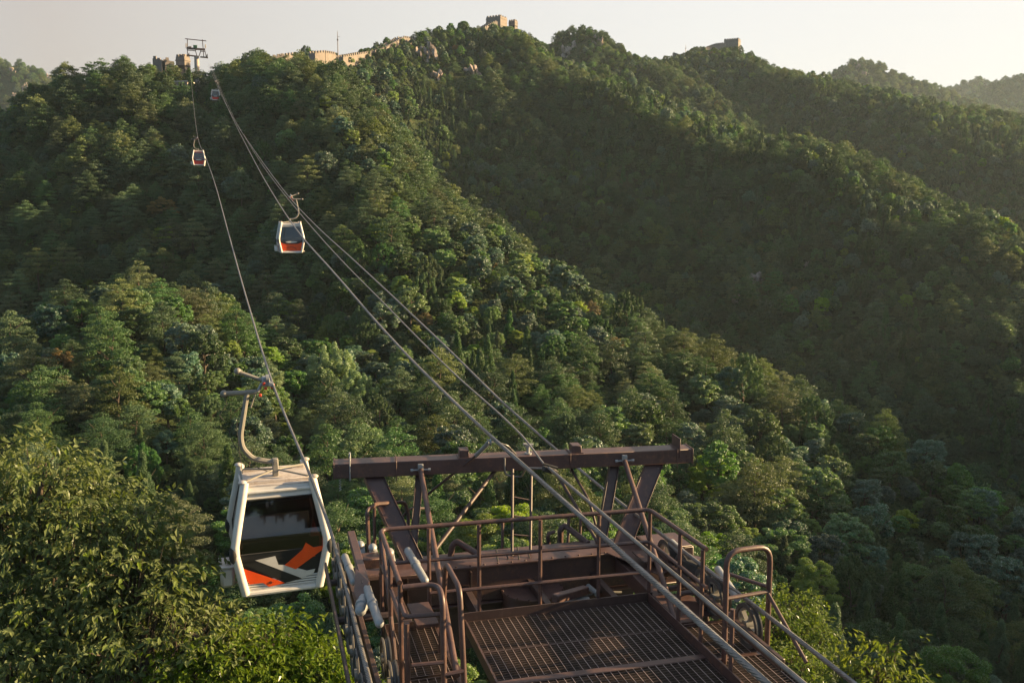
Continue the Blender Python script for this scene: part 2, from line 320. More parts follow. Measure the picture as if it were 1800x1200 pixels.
def ground_z(X, Y):
    X = np.asarray(X, float); Y = np.asarray(Y, float); sh = X.shape; X = X.ravel(); Y = Y.ravel()
    s = np.clip(X / np.maximum(Y, 6.0), SMIN, SMAX); Yk, Zk = stations(s); z = pchip(Yk, Zk, np.maximum(Y, 6.0))
    amp = np.clip((Y - 40) / 160, 0, 1) * 2.2
    pp = (162 * X + 124 * Y) / 204; qq = (124 * X - 162 * Y) / 204      # lesser spurs and gullies running down to the right
    ga = np.clip((Y - 175) / 60, 0, 1) * np.clip((s + .10) / .12, 0, 1)
    z = z + ga * 9 * (.45 - np.abs(vnoise(pp / 34 + .6 * vnoise(qq / 70, pp / 60, 4), qq / 190, 61)) * 1.6)
    gb_l = np.clip((-s - .02) / .1, 0, 1) * np.clip((Y - 125) / 40, 0, 1)
    z = z + gb_l * 4 * (.4 - np.abs(vnoise(X / 26 + Y / 60, Y / 120, 17)) * 1.5)
    # unseen ridge added at the right, out of view, to shade the lower slopes
    wg = np.exp(-((X - 275 - .15 * Y) / 62) ** 2) * np.clip((240 - Y) / 40, 0, 1) * np.clip((s - .80) / .22, 0, 1)
    z = z + np.maximum(SHADE_RIDGE + 8 * fbm(X / 60, Y / 60, 2, 8) - z, 0) * wg
    return (z + amp * fbm(X / 26, Y / 26, 4, 3)).reshape(sh)

def soil():
    m, t = mat('forest_floor'); N = t.nodes.new; Lk = t.links.new
    o = N('ShaderNodeOutputMaterial'); b = N('ShaderNodeBsdfPrincipled'); tc = N('ShaderNodeTexCoord')
    n = N('ShaderNodeTexNoise'); n.inputs['Scale'].default_value = .35; n.inputs['Detail'].default_value = 9; n.inputs['Roughness'].default_value = .7; Lk(tc.outputs['Object'], n.inputs['Vector'])
    r = N('ShaderNodeValToRGB'); r.color_ramp.elements[0].position = .35; r.color_ramp.elements[0].color = (.022, .034, .014, 1); r.color_ramp.elements[1].position = .72; r.color_ramp.elements[1].color = (.075, .068, .034, 1)
    e = r.color_ramp.elements.new(.55); e.color = (.035, .052, .02, 1)
    Lk(n.outputs['Fac'], r.inputs['Fac']); Lk(r.outputs['Color'], b.inputs['Base Color']); b.inputs['Roughness'].default_value = .95; b.inputs['Specular IOR Level'].default_value = .1
    bp = N('ShaderNodeBump'); bp.inputs['Strength'].default_value = 1; bp.inputs['Distance'].default_value = .8; n2 = N('ShaderNodeTexNoise'); n2.inputs['Scale'].default_value = 1.6; n2.inputs['Detail'].default_value = 6
    Lk(tc.outputs['Object'], n2.inputs['Vector']); Lk(n2.outputs['Fac'], bp.inputs['Height']); Lk(bp.outputs['Normal'], b.inputs['Normal']); Lk(b.outputs[0], o.inputs[0]); return m
M['soil'] = soil()
def np_mesh(name, V, F, mats, smooth=False, mi=None):
    """V (n,3), F (m,k)"""
    V = np.asarray(V, np.float32); F = np.asarray(F, np.int32); k = F.shape[1]; me = bpy.data.meshes.new(name)
    me.vertices.add(len(V)); me.vertices.foreach_set('co', V.ravel()); me.loops.add(F.size); me.loops.foreach_set('vertex_index', F.ravel())
    me.polygons.add(len(F)); me.polygons.foreach_set('loop_start', np.arange(0, F.size, k, dtype=np.int32))
    if mi is not None: me.polygons.foreach_set('material_index', np.asarray(mi, np.int32))
    me.polygons.foreach_set('use_smooth', np.full(len(F), smooth)); me.update(calc_edges=True)
    for m in (mats if isinstance(mats, (list, tuple)) else [mats]): me.materials.append(m)
    return me
def grid_mesh(name, X, Y, Z, m):
    a, b = X.shape; idx = np.arange(a * b).reshape(a, b)
    F = np.stack([idx[:-1, :-1], idx[:-1, 1:], idx[1:, 1:], idx[1:, :-1]], -1).reshape(-1, 4)
    return np_mesh(name, np.stack([X, Y, Z], -1).reshape(-1, 3), F, m, True)
sg = np.concatenate([np.linspace(SMIN, .9, 380), np.linspace(.91, SMAX, 110)]); yg = np.concatenate([[6, 12, 20, 30], np.geomspace(40, 718, 190)])
YY, SS = np.meshgrid(yg, sg, indexing='ij'); XX = SS * YY
tag(link('hillside_ground', grid_mesh('hillside_ground', XX, YY, ground_z(XX, YY), M['soil'])), kind='structure')
# the valley floor under and behind the viewer, and out to the horizon below the hills
gx = np.linspace(-900, 900, 40); gy = np.linspace(-700, 6, 30); GX, GY = np.meshgrid(gx, gy, indexing='ij')
GZ = -18 - np.clip(-GY, 0, 700) * .03 + fbm(GX / 90, GY / 90, 3, 5) * 3 * np.clip(-GY / 100, 0, 1); GZ[np.abs(GX) > 12] -= 0
tag(link('valley_floor', grid_mesh('valley_floor', GX, GY, GZ, M['soil'])), kind='structure')
gx = np.linspace(-4200, 4200, 30); gy = np.linspace(700, 4600, 20); GX, GY = np.meshgrid(gx, gy, indexing='ij')
tag(link('distant_ground', grid_mesh('distant_ground', GX, GY, GX * 0 - 130, M['soil'])), kind='structure')
# far hills
def far_hill(name, crest, base_v, dfront, dback, seed, off=3.0, nx=160):
    a = S(*crest, off=off); s0, s1 = a[0, 0], a[-1, 0]; s = np.linspace(s0, s1, nx)
    Yc = np.interp(s, a[:, 0], a[:, 1]); Zc = np.interp(s, a[:, 0], a[:, 2])
    rows = []; T = np.linspace(0, 1, 60)
    for t in T:
        if t < .6: q = t / .6; Y = Yc - dfront * (1 - q); z = -120 + (Zc + 120) * (q ** 1.15)
        else: q = (t - .6) / .4; Y = Yc + dback * q; z = Zc + (-120 - Zc) * q ** 1.1
        rows.append((s * Y, Y + 0 * s, z))
    X = np.array([r[0] for r in rows]); Y = np.array([r[1] for r in rows]); Z = np.array([r[2] for r in rows])
    wgt = np.clip(1 - np.abs(np.linspace(0, 1, 60)[:, None] - .6) * 6, 0, 1)
    Z = Z + (1 - wgt) * 26 * fbm(X / 120, Y / 120, 4, seed) + 1.0 * fbm(X / 16, Y / 16, 3, seed + 9)
    tag(link(name, grid_mesh(name, X, Y, Z, M['soil'])), kind='structure')
    return X, Y, Z
FH = []
FH.append(far_hill('far_hill', ((-700,170,760),(-300,128,780),(-60,112,790),(0,104,800),(22,102,800),(45,106,800),(75,120,805),(100,132,815),(130,140,825),(170,170,840),(300,260,860)), 0, 330, 300, 21))
FH.append(far_hill('far_hill', ((1330,200,900),(1440,140,900),(1468,122,900),(1490,106,900),(1520,103,905),(1545,108,905),(1580,126,910),(1620,142,915),(1665,155,920),(1720,180,930),(1900,260,960)), 0, 260, 260, 31))
FH.append(far_hill('far_hill', ((1500,300,1500),(1640,170,1500),(1690,145,1500),(1720,137,1500),(1745,146,1500),(1800,150,1520),(1950,150,1560),(2400,170,1600)), 0, 420, 300, 41))
FH.append(far_hill('far_hill', ((1560,240,1180),(1700,172,1180),(1740,150,1190),(1800,131,1200),(1880,118,1210),(2000,110,1230),(2500,120,1300)), 0, 360, 300, 51))

# ------------------------------------------------------------------ foliage models
def leaves(C, Rr, n, size, aspect=1.5, up=.0, out_b=1.0, hollow=.55, rgen=rg, droop=0.0, fold=False):
    """n leaf quads spread through ellipsoid puffs of centres C (k,3) and radii Rr (k,3)"""
    C = np.asarray(C, float); Rr = np.asarray(Rr, float); k = len(C)
    area = (Rr[:, 0] * Rr[:, 1] + Rr[:, 0] * Rr[:, 2]); idx = rgen.choice(k, n, p=area / area.sum())
    d = rgen.normal(size=(n, 3)); d[:, 2] += up; d /= np.linalg.norm(d, axis=1)[:, None]
    rad = hollow + (1 - hollow) * rgen.random(n) ** .6
    P = C[idx] + Rr[idx] * d * rad[:, None]
    nr = d * out_b + rgen.normal(size=(n, 3)) * .75 + np.array([0, 0, .35]); nr /= np.linalg.norm(nr, axis=1)[:, None]
    t = rgen.normal(size=(n, 3)); t[:, 2] -= droop; t -= nr * (t * nr).sum(1)[:, None]; t /= np.linalg.norm(t, axis=1)[:, None]; b = np.cross(nr, t)
    L = size * (.65 + .7 * rgen.random(n))[:, None]; W = L / aspect
    V = np.stack([P - t * L * .5, P + b * W * .5 - nr * W * .12, P + t * L * .5, P - b * W * .5 - nr * W * .12], 1).reshape(-1, 3)
    return V, np.arange(4 * n).reshape(n, 4)
def crown(kind, seed, n, size):
    g = np.random.default_rng(seed); C = []; Rr = []
    if kind == 'pine':
        tiers = g.integers(6, 9); H = 6.2
        for i in range(tiers):
            q = (i + .3) / tiers; z = 1.4 + (H - 1.4) * q; rad = 2.7 * (1 - q ** 1.6) ** .55 * (.8 + .4 * g.random()); nb = max(2, int(3 + 5 * (1 - q)))
            a0 = g.random() * 6.3
            for j in range(nb):
                a = a0 + 6.283 * j / nb + g.normal() * .3; rr = rad * (.75 + .35 * g.random())
                for f_ in (.45, .8, 1.05):
                    if f_ < .6 and g.random() < .4: continue
                    C.append((math.cos(a) * rr * f_ + g.normal() * .15, math.sin(a) * rr * f_ + g.normal() * .15, z + g.normal() * .12 - .12 * f_)); Rr.append((.62 + .3 * g.random(), .62 + .3 * g.random(), .20 + .10 * g.random()))
        C.append((0, 0, H)); Rr.append((.7, .7, .35))
        V, F = leaves(C, Rr, n, size, aspect=2.6, up=.5, out_b=.6, rgen=g)
    elif kind == 'broad':
        k = g.integers(75, 100); sx, sy, H = 2.2 * (.8 + .4 * g.random()), 2.2 * (.8 + .4 * g.random()), 2.3; lob = g.normal(size=(5, 3)); lob /= np.linalg.norm(lob, axis=1)[:, None]
        for i in range(k):
            th = g.random() * 6.283; ph = math.acos(1 - 1.5 * g.random()); dv = np.array([math.sin(ph) * math.cos(th), math.sin(ph) * math.sin(th), math.cos(ph)])
            r = (.62 + .26 * max(0, (lob @ dv).max()) ** 3 + .22 * g.random())
            C.append((sx * dv[0] * r, sy * dv[1] * r, 3.1 + H * dv[2] * r + g.normal() * .15))
            q = .24 + .30 * g.random() ** 1.5; Rr.append((q * 1.25, q * 1.25, q * .62))
        V, F = leaves(C, Rr, n, size, aspect=1.5, up=.45, out_b=.7, hollow=.4, rgen=g)
    elif kind == 'cyp':
        H = 7.0
        for i in range(46):
            q = g.random() ** .8; z = .5 + H * q; r = 1.35 * (1 - q) ** .8 * (.6 + .4 * g.random()); a = g.random() * 6.283
            C.append((math.cos(a) * r, math.sin(a) * r, z)); e_ = .28 + .25 * (1 - q); Rr.append((e_, e_, e_ * 1.9))
        V, F = leaves(C, Rr, n, size, aspect=1.8, up=.25, rgen=g)
    elif kind == 'tuft':
        for i in range(120):
            th = g.random() * 6.283; ph = math.acos(1 - 1.25 * g.random()); r = .75 + .3 * g.random()
            C.append((2.6 * math.sin(ph) * math.cos(th) * r, 2.6 * math.sin(ph) * math.sin(th) * r, 2.6 + 4.3 * math.cos(ph) * r)); q = .19 + .15 * g.random(); Rr.append((q, q, q * 1.8))
        V, F = leaves(C, Rr, n, size, aspect=1.6, up=.3, rgen=g)
    return V, F
def trunk_mb(h, r, seed, limbs=5):
    g = random.Random(seed); mb = MB(); p = [Vector((0, 0, -1.0))]; 
    for i in range(1, 6): p.append(Vector((g.uniform(-.12, .12) * i * .5, g.uniform(-.12, .12) * i * .5, h * i / 5)))
    mb.tube(p, [r * (1 - .15 * i) for i in range(6)], 7)
    for i in range(limbs):
        k = 2 + i % 3; a = g.uniform(0, 6.3); d = Vector((math.cos(a), math.sin(a), g.uniform(.3, .8))); q = p[k]
        mb.tube([q, q + d * .8, q + d * 1.7 + Vector((0, 0, .2))], [r * .45, r * .3, r * .12], 5)
    return mb
VAR = []   # (kind, mesh, trunk mesh, base height)
def variant(kind, seed, n, size, mk, lod, label=None):
    V, F = crown(kind, seed, n, size); me = np_mesh(f'{kind}_crown', V, F, M[mk])
    tm = trunk_mb({'pine': 5.6, 'broad': 4.2, 'cyp': 5.0, 'tuft': 4.5}[kind], {'pine': .14, 'broad': .16, 'cyp': .10, 'tuft': .16}[kind], seed).mesh('trunk', M['bark'])
    VAR.append(dict(kind=kind, mesh=me, trunk=tm, lod=lod, mk=mk)); return len(VAR) - 1
NQ = {0: (26000, .125), 1: (11000, .20), 2: (4000, .34)}
SPEC = [('pine', 'pine'), ('pine', 'pine2'), ('pine', 'pine'), ('broad', 'broad'), ('broad', 'broad'), ('broad', 'teal'), ('broad', 'lime'), ('cyp', 'cyp'), ('broad', 'tan'), ('tuft', 'cyp')]
VIDX = {}
for lod in (0, 1, 2):
    for i, (k, mk) in enumerate(SPEC):
        n, s_ = NQ[lod]
        if mk == 'tan' and lod == 0: continue
        VIDX[(lod, i)] = variant(k, 100 + i * 7 + lod, n, s_, mk, lod)
VIDX[(0, 8)] = VIDX[(1, 8)]
# ------------------------------------------------------------------ where trees stand
def scatter():
    sp = 3.0; xs = np.arange(-620, 760, sp); ys = np.arange(24, 600, sp)
    X, Y = np.meshgrid(xs, ys, indexing='ij'); X = X.ravel() + rg.uniform(-.47, .47, X.size) * sp; Y = Y.ravel() + rg.uniform(-.47, .47, X.size) * sp
    s = X / Y; m = (s > -.82) & (s < 1.9) & (X < 420); X, Y = X[m], Y[m]
    pz = ground_z(X, Y); return X, Y, pz
TX, TY, TZ = scatter()
def project(X, Y, Z):
    dep = Y * CP - Z * SP; return 900 + FPX * X / dep, 600 - FPX * (Y * SP + Z * CP) / dep
U, Vv = project(TX, TY, TZ + 3)
L2x = TX * CA + TY * SA; L2y = -TX * SA + TY * CA
# keep a swath under the first pylon thin of tall crowns and leave the terrace of the far tower free
keep = np.ones(len(TX), bool)
keep &= ~((L2y < 34) & (L2x > -4) & (L2x < 10) & (rg.random(len(TX)) < .0))
TW = to_world((-13.2, 219, 0)); keep &= (TX - TW.x) ** 2 + (TY - TW.y) ** 2 > 9
keep &= ~((TY < 36) & (np.abs(TX + 6) < 9))
TX, TY, TZ, U, Vv = TX[keep], TY[keep], TZ[keep], U[keep], Vv[keep]
n = len(TX)
f1 = fbm(TX / 45, TY / 45, 3, 77); f2 = fbm(TX / 14, TY / 14, 3, 99); r1 = rg.random(n); r2 = rg.random(n)
spec = np.full(n, 3)
pine = (f1 + .5 * f2 + (r1 - .5) * .9) > .08
spec[pine] = rg.choice([0, 1, 2], pine.sum(), p=[.42, .24, .34])
br = ~pine; spec[br] = rg.choice([3, 4, 5, 6, 8, 9], br.sum(), p=[.28, .26, .28, .09, .012, .078])
spec[(fbm(TX / 22, TY / 22, 2, 5) > .6) & (r2 < .5) & (Vv > 150)] = 7
scl = .46 + .56 * rg.random(n) ** 1.9; scl *= np.interp(TY, [30, 120, 230, 420], [1.0, 1.0, 1.08, 1.15])
scl[spec == 7] *= .9; scl[spec == 6] *= .85; scl[spec == 8] *= .7
scl *= np.where(Vv < 130, .8, 1.0)
# clearings where rock shows
def clear(u, v, ru, rv):
    global scl
    m = ((U - u) / ru) ** 2 + ((Vv - v) / rv) ** 2 < 1; scl[m] *= .35
ROCKS = [(742,98,352,8.5,'tall pale crag under the watchtower ridge, left of the others'), (830,130,320,8,'broad cracked crag below the summit tower'), (764,134,322,5,'small pinkish crag between two larger crags'),
         (1000,92,372,9.5,'jagged pink crag right of the summit watchtower'), (1052,72,462,5,'low rock band just under the rounded top right of the summit'),
         (1328,492,225,5,'pale broken rock patch among trees in the middle of the shaded slope'), (1292,528,215,2.2,'small rock patch low on the shaded slope'), (1412,466,232,1.9,'tiny pale rock on the shaded slope, right of the larger patches'),
         (20,122,760,4.5,'pale cliff patch near the top of the far left hill'), (46,150,730,6,'largest pinkish cliff of the far left hill'), (26,166,720,3.5,'lower cliff patch of the far left hill'), (84,132,770,3.5,'narrow sunlit crag on the shoulder of the far left hill'),
         (1508,113,895,6,'pale cliff on the hazy peak at the right'), (1520,127,880,5,'second pale cliff below the first on the hazy right peak')]
for (u, v, Y, sz, lb) in ROCKS: clear(u, v, sz * 1600 / Y * .6, sz * 1600 / Y * .5)
rot = rg.uniform(0, 6.283, n)
# low growth in front of the old wall
_, Vt0 = project(TX, TY, TZ + 5.5 * scl)
for wl in (((470, 97), (520, 92)), ((545, 90), (590, 93)), ((592, 97), (622, 93), (652, 88), (668, 83), (690, 71), (704, 63), (730, 67)), ((832, 61), (864, 50)), ((1236, 88), (1266, 82))):
    wa = np.array(wl, float); mm = (U > wa[0, 0]) & (U < wa[-1, 0]); wv = np.interp(U, wa[:, 0], wa[:, 1]); scl[mm & (Vt0 < wv + 9)] *= .62
# apparent size and visibility along each bearing
bins = ((U + 400) / 4).astype(int); vis = np.zeros(n, bool); order = np.argsort(TY); top = {}
_, Vtop = project(TX, TY, TZ + 5.5 * scl); _, Vb = project(TX, TY, TZ + 1.5 * scl)
mxa = np.full(800, 5000.0)
gb = np.clip(bins, 1, 798)
for i in order:
    b_ = gb[i]
    if Vtop[i] < mxa[b_] - 3: vis[i] = True
    mxa[b_ - 1:b_ + 2] = np.minimum(mxa[b_ - 1:b_ + 2], Vb[i])
infr = (U > -60) & (U < 1860) & (Vtop < 1235) & (Vtop > -20)
app = scl / TY * np.where(vis & infr, 1, 0)
KINDS = {'pine': ([0, 1, 2], 290), 'broad': ([3, 4, 5, 6, 8], 290), 'cyp': ([7], 110), 'tuft': ([9], 60)}
indiv = np.zeros(n, bool)
for kk, (sp_, cnt) in KINDS.items():
    idx = np.where(np.isin(spec, sp_) & (app > 0))[0]; idx = idx[np.argsort(-app[idx])][:cnt]; indiv[idx] = True
lod = np.where(TY < 75, 0, np.where(TY < 165, 1, 2))
vid = np.array([VIDX[(int(l), int(s_))] for l, s_ in zip(lod, spec)])
# every variant needs one individual to lend its mesh
used = {}
NAMES = {'pine': 'pine_tree', 'broad': 'broadleaf_tree', 'cyp': 'cypress_tree', 'tuft': 'juniper_tree'}
LAB = {0: 'dark green pine with flat layered boughs among the hillside trees', 1: 'olive brown pine with flat layered boughs among the hillside trees', 2: 'dark green pine with flat layered boughs among the hillside trees',
       3: 'round green broadleaf tree among the hillside trees', 4: 'round green broadleaf tree among the hillside trees', 5: 'round grey green broadleaf tree among the hillside trees',
       6: 'bright yellow green broadleaf tree among darker hillside trees', 7: 'narrow pointed dark cypress among the hillside trees', 8: 'small tan dry looking tree among green hillside trees', 9: 'bushy upright juniper with tufted crown on the hillside'}
GRP = {0: 'dark pines on the hillside', 1: 'olive pines on the hillside', 2: 'dark pines on the hillside', 3: 'green broadleaf trees on the hillside', 4: 'green broadleaf trees on the hillside', 5: 'grey green trees on the hillside',
       6: 'yellow green trees on the hillside', 7: 'cypresses on the hillside', 8: 'tan trees on the hillside', 9: 'junipers on the hillside'}
def region(i):
    u, v, y = U[i], Vtop[i], TY[i]
    yr = np.interp(u, [-500, 600, 700, 760, 880, 950, 1080, 1190, 1310, 1420, 1640, 1900], [215, 215, 200, 188, 170, 158, 145, 135, 122, 112, 98, 84])
    if y > yr + 8: return ('far upper', 'on the skyline ridge') if v < 150 else ('far', 'in the shaded bowl behind the spur')
    if abs(y - yr) <= 9 and u > 600: return ('crest', 'along the lit crest of the spur')
    if u < 480 and 95 < y < 126: return ('knoll', 'on the sunlit knoll at the left')
    if u < 600 and y >= 126: return ('upper left', 'on the slope below the distant tower')
    if y < 60: return ('below', 'at the slope foot beyond the platform')
    if u > 1100: return ('right', 'on the slope right of the gantry')
    if u < 480: return ('lower left', 'on the dark slope under the knoll')
    return ('middle', 'on the slope behind the cables')
SHORT = {0: 'dark green layered pine', 1: 'olive brown layered pine', 2: 'dark green layered pine', 3: 'round green broadleaf tree', 4: 'round green broadleaf tree', 5: 'round grey green broadleaf tree', 6: 'bright yellow green broadleaf tree', 7: 'narrow pointed cypress', 8: 'small tan dry looking tree', 9: 'bushy tufted juniper'}
PLUR = {0: 'dark pines', 1: 'olive pines', 2: 'dark pines', 3: 'green broadleaf trees', 4: 'green broadleaf trees', 5: 'grey green trees', 6: 'yellow green trees', 7: 'cypresses', 8: 'tan trees', 9: 'junipers'}
def plant(name, var, loc, rz, s, label, cat='tree', group=None, sz=None):
    t = empty(name, loc, rz, label, cat, group); t.scale = (s, s, s * (sz or 1))
    link('crown', VAR[var]['mesh'], t); link('trunk', VAR[var]['trunk'], t); return t
for i in np.where(indiv)[0]:
    k = VAR[vid[i]]['kind']
    plant(NAMES[k], vid[i], (TX[i], TY[i], TZ[i]), rot[i], scl[i], SHORT[int(spec[i])] + ' ' + region(i)[1], 'tree', PLUR[int(spec[i])] + ' ' + region(i)[1], rnd.uniform(.85, 1.15))
# the rest of the forest and its undergrowth: one mass nobody could count
P = []; 
rest = ~indiv & ((U > -420) & (U < 4000))
P = [np.stack([TX[rest], TY[rest], TZ[rest], rot[rest], scl[rest], vid[rest]], 1)]
# shrubs between
ns = 26000; sy = np.sqrt(rg.uniform(24**2, 560**2, ns)); ss = rg.uniform(-.72, .80, ns); sx_ = ss * sy
sz_ = ground_z(sx_, sy); sv = rg.choice([3, 4, 5, 6, 0], ns, p=[.3, .25, .25, .06, .14]); 
svid = np.array([VIDX[(1 if y < 110 else 2, int(a))] for y, a in zip(sy, sv)])
ok = ~((sy < 34) & (np.abs(sx_ + 6) < 9))
P.append(np.stack([sx_, sy, sz_ - .9, rg.uniform(0, 6.28, ns), rg.uniform(.28, .5, ns), svid], 1)[ok])
# canopy on the far hills
for (X, Y, Z) in FH:
    m = 9000; a = rg.uniform(6, X.shape[0] - 2.01, m); b = rg.uniform(0, X.shape[1] - 1.01, m); ia, ib = a.astype(int), b.astype(int); fa, fb = a - ia, b - ib
    def bl(Q): return (Q[ia, ib] * (1 - fa) + Q[ia + 1, ib] * fa) * (1 - fb) + (Q[ia, ib + 1] * (1 - fa) + Q[ia + 1, ib + 1] * fa) * fb
    kk = rg.choice([0, 1, 3, 4, 5], m, p=[.3, .2, .2, .15, .15])
    P.append(np.stack([bl(X), bl(Y), bl(Z) - .8, rg.uniform(0, 6.28, m), rg.uniform(.9, 1.5, m) * (1.0 if Y.mean() < 1000 else 1.5), np.array([VIDX[(2, int(q))] for q in kk])], 1))
P = np.concatenate(P)
def tree_mass(P):
    me = bpy.data.meshes.new('forest'); me.vertices.add(len(P)); me.vertices.foreach_set('co', P[:, :3].astype(np.float32).ravel())
    for nm, c in (('rz', 3), ('size', 4)):
        a = me.attributes.new(nm, 'FLOAT', 'POINT'); a.data.foreach_set('value', P[:, c].astype(np.float32))
    a = me.attributes.new('variant', 'INT', 'POINT'); a.data.foreach_set('value', P[:, 5].astype(np.int32)); me.update()
    o = link('forest', me)
    ng = bpy.data.node_groups.new('forest_scatter', 'GeometryNodeTree'); ng.interface.new_socket('Geometry', in_out='INPUT', socket_type='NodeSocketGeometry'); ng.interface.new_socket('Geometry', in_out='OUTPUT', socket_type='NodeSocketGeometry')
    N = ng.nodes.new; Lk = ng.links.new; gi = N('NodeGroupInput'); go = N('NodeGroupOutput'); join = N('GeometryNodeJoinGeometry'); Lk(join.outputs[0], go.inputs[0])
    def attr(nm, ty):
        q = N('GeometryNodeInputNamedAttribute'); q.data_type = ty; q.inputs['Name'].default_value = nm; return q.outputs['Attribute']
    rz = attr('rz', 'FLOAT'); sz = attr('size', 'FLOAT'); va = attr('variant', 'INT'); cx = N('ShaderNodeCombineXYZ'); Lk(rz, cx.inputs['Z'])
    e2r = N('FunctionNodeEulerToRotation'); Lk(cx.outputs[0], e2r.inputs[0])
    for k in sorted(set(P[:, 5].astype(int))):
        pr = None
        for ob in bpy.data.objects:
            if ob.data is VAR[k]['mesh']: pr = ob; break
        if pr is None:      # lend one: a plain individual tree out of this mass
            j = np.where(P[:, 5].astype(int) == k)[0]; j = j[np.argsort(P[j, 1])][len(j) // 2]
            t_ = plant(NAMES[VAR[k]['kind']], k, tuple(P[j, :3]), P[j, 3], P[j, 4], 'tree of the distant canopy that merges with its neighbours', 'tree', 'trees merging into the distant canopy'); pr = t_.children[0]
        oi = N('GeometryNodeObjectInfo'); oi.inputs['Object'].default_value = pr; oi.transform_space = 'ORIGINAL'
        cmp = N('FunctionNodeCompare'); cmp.data_type = 'INT'; cmp.operation = 'EQUAL'; Lk(va, cmp.inputs[2]); cmp.inputs[3].default_value = k
        ip = N('GeometryNodeInstanceOnPoints'); Lk(gi.outputs[0], ip.inputs['Points']); Lk(cmp.outputs[0], ip.inputs['Selection']); Lk(oi.outputs['Geometry'], ip.inputs['Instance'])
        Lk(e2r.outputs[0], ip.inputs['Rotation']); Lk(sz, ip.inputs['Scale']); Lk(ip.outputs[0], join.inputs[0])
    md = o.modifiers.new('forest_scatter', 'NODES'); md.node_group = ng
    return tag(o, 'dense mixed forest of pines and broadleaf trees covering the slopes', 'forest', kind='stuff')
tree_mass(P)
# rocks
def rock(u, v, Y, sz, label, i):
    g = random.Random(i * 3 + 1); m = MB()
    for k in range(16):
        bm = bmesh.new(); bmesh.ops.create_icosphere(bm, subdivisions=1, radius=1); o_ = Vector((g.gauss(0, .26), g.uniform(-.05, .35), g.gauss(-.12, .24))) * sz
        s3 = Vector((g.uniform(.05, .15), g.uniform(.08, .16), g.uniform(.10, .30))) * sz; mt = Matrix.Rotation(g.uniform(0, 6), 3, 'Z') @ Matrix.Rotation(g.uniform(-.45, .45), 3, 'Y')
        for q in bm.verts:
            n_ = q.co * (1 + g.uniform(-.35, .35)); q.co = o_ + mt @ Vector((n_.x * s3.x, n_.y * s3.y, n_.z * s3.z))
        m.add([q.co for q in bm.verts], [[q.index for q in f.verts] for f in bm.faces]); bm.free()
    me = m.mesh('rock_outcrop', M['rock']); me.polygons.foreach_set('use_smooth', [False] * len(me.polygons))
    p = at_y(u, v, Y); X_, Y_ = p.x, Y
    if Y < 500:      # set it into the slope along the bearing it is seen on
        ys = np.arange(60, 600, 1.0); rr = ray(u, v); xs = rr.x / rr.y * ys; zs = rr.z / rr.y * ys; gz = ground_z(xs, ys) + 1.0; k_ = np.where((gz > zs) & (ys > Y - 140))[0]
        if len(k_): p = rr * (ys[k_[0]] / rr.y)
    o = link('rock_outcrop', me, None, p + Vector((0, -.9, .3 if Y < 500 else -sz * .1))); o.rotation_euler = (g.uniform(-.2, .2), g.uniform(-.3, .3), g.uniform(-.4, .4)); tag(o, label, 'rock', 'rock outcrops on the slopes')
for i, r_ in enumerate(ROCKS): rock(*r_, i)
# ------------------------------------------------------------------ ropes
def path(ctrl, n=90, l0=None, l1=None):
    a = np.array(ctrl, float); l0 = a[0, 0] if l0 is None else l0; l1 = a[-1, 0] if l1 is None else l1
    q = l0 + (l1 - l0) * np.linspace(0, 1, n) ** (1.6 if l1 > 60 else 1.0)
    Yk = np.repeat(a[:, 0][:, None], n, 1); Zk = np.repeat(a[:, 2][:, None], n, 1); z = pchip(Yk, Zk, q); x = pchip(Yk, np.repeat(a[:, 1][:, None], n, 1), q)
    return [to_world((xx, yy, zz)) for xx, yy, zz in zip(x, q, z)]
def strand_rope(name, ctrl, r, label, cat, tw0, tw1, pitch=.30, strands=6, mat_='rope'):
    """plain tube in the distance, laid strands where the twist can be seen"""
    mb = MB(); far = path(ctrl, 90, tw1, ctrl[-1][0]); mb.tube(far, r, 7)
    near = path(ctrl, int((tw1 - tw0) / .028), tw0, tw1)
    ph = 0.0; last = near[0]; frames = []
    for i, p in enumerate(near):
        t = (near[min(i + 1, len(near) - 1)] - near[max(i - 1, 0)]).normalized(); sdv = t.cross(Vector((0, 0, 1))).normalized(); upv = sdv.cross(t)
        ph += (p - last).length / pitch * 2 * math.pi; last = p; frames.append((p, sdv, upv, ph))
    for k in range(strands):
        o = 2 * math.pi * k / strands
        mb.tube([p + (s_ * math.cos(f + o) + u_ * math.sin(f + o)) * r * .56 for p, s_, u_, f in frames], r * .50, 5)
    if ctrl[0][0] < tw0: mb.tube(path(ctrl, 12, ctrl[0][0], tw0), r, 7)
    return tag(link(name, mb.mesh(name, M[mat_])), label, cat)
def px_ctrl(near, pts):
    out = list(near)
    for u, v, ly in pts: p = L_y(u, v, ly); out.append((ly, p.x, p.z))
    return out
ROPE_L = px_ctrl([(-30, .76, -4.4), (7, .76, -3.95), (11, .72, -3.95)], [(478, 670, 18), (438, 540, 26), (403, 415, 40), (380, 330, 60), (362, 278, 95), (348, 243, 140), (333, 112, 219)])
ROPE_R = px_ctrl([(-30, 4.84, -4.4), (7, 4.84, -3.95), (11, 4.80, -3.93)], [(900, 722, 16.4), (800, 625, 20), (716, 545, 25.5), (627, 462, 34), (559, 400, 46), (508, 346, 66), (437, 250, 105), (413, 213, 140), (378, 143, 200), (366, 114, 219)])
CAB_A = px_ctrl([(-6, 2.98, -2.80), (11.3, 2.80, -2.75)], [(744, 653, 16), (672, 577, 19.5), (600, 494, 24.5), (527, 411, 36), (474, 331, 58), (430, 250, 100), (405, 200, 145), (368, 112, 219)])
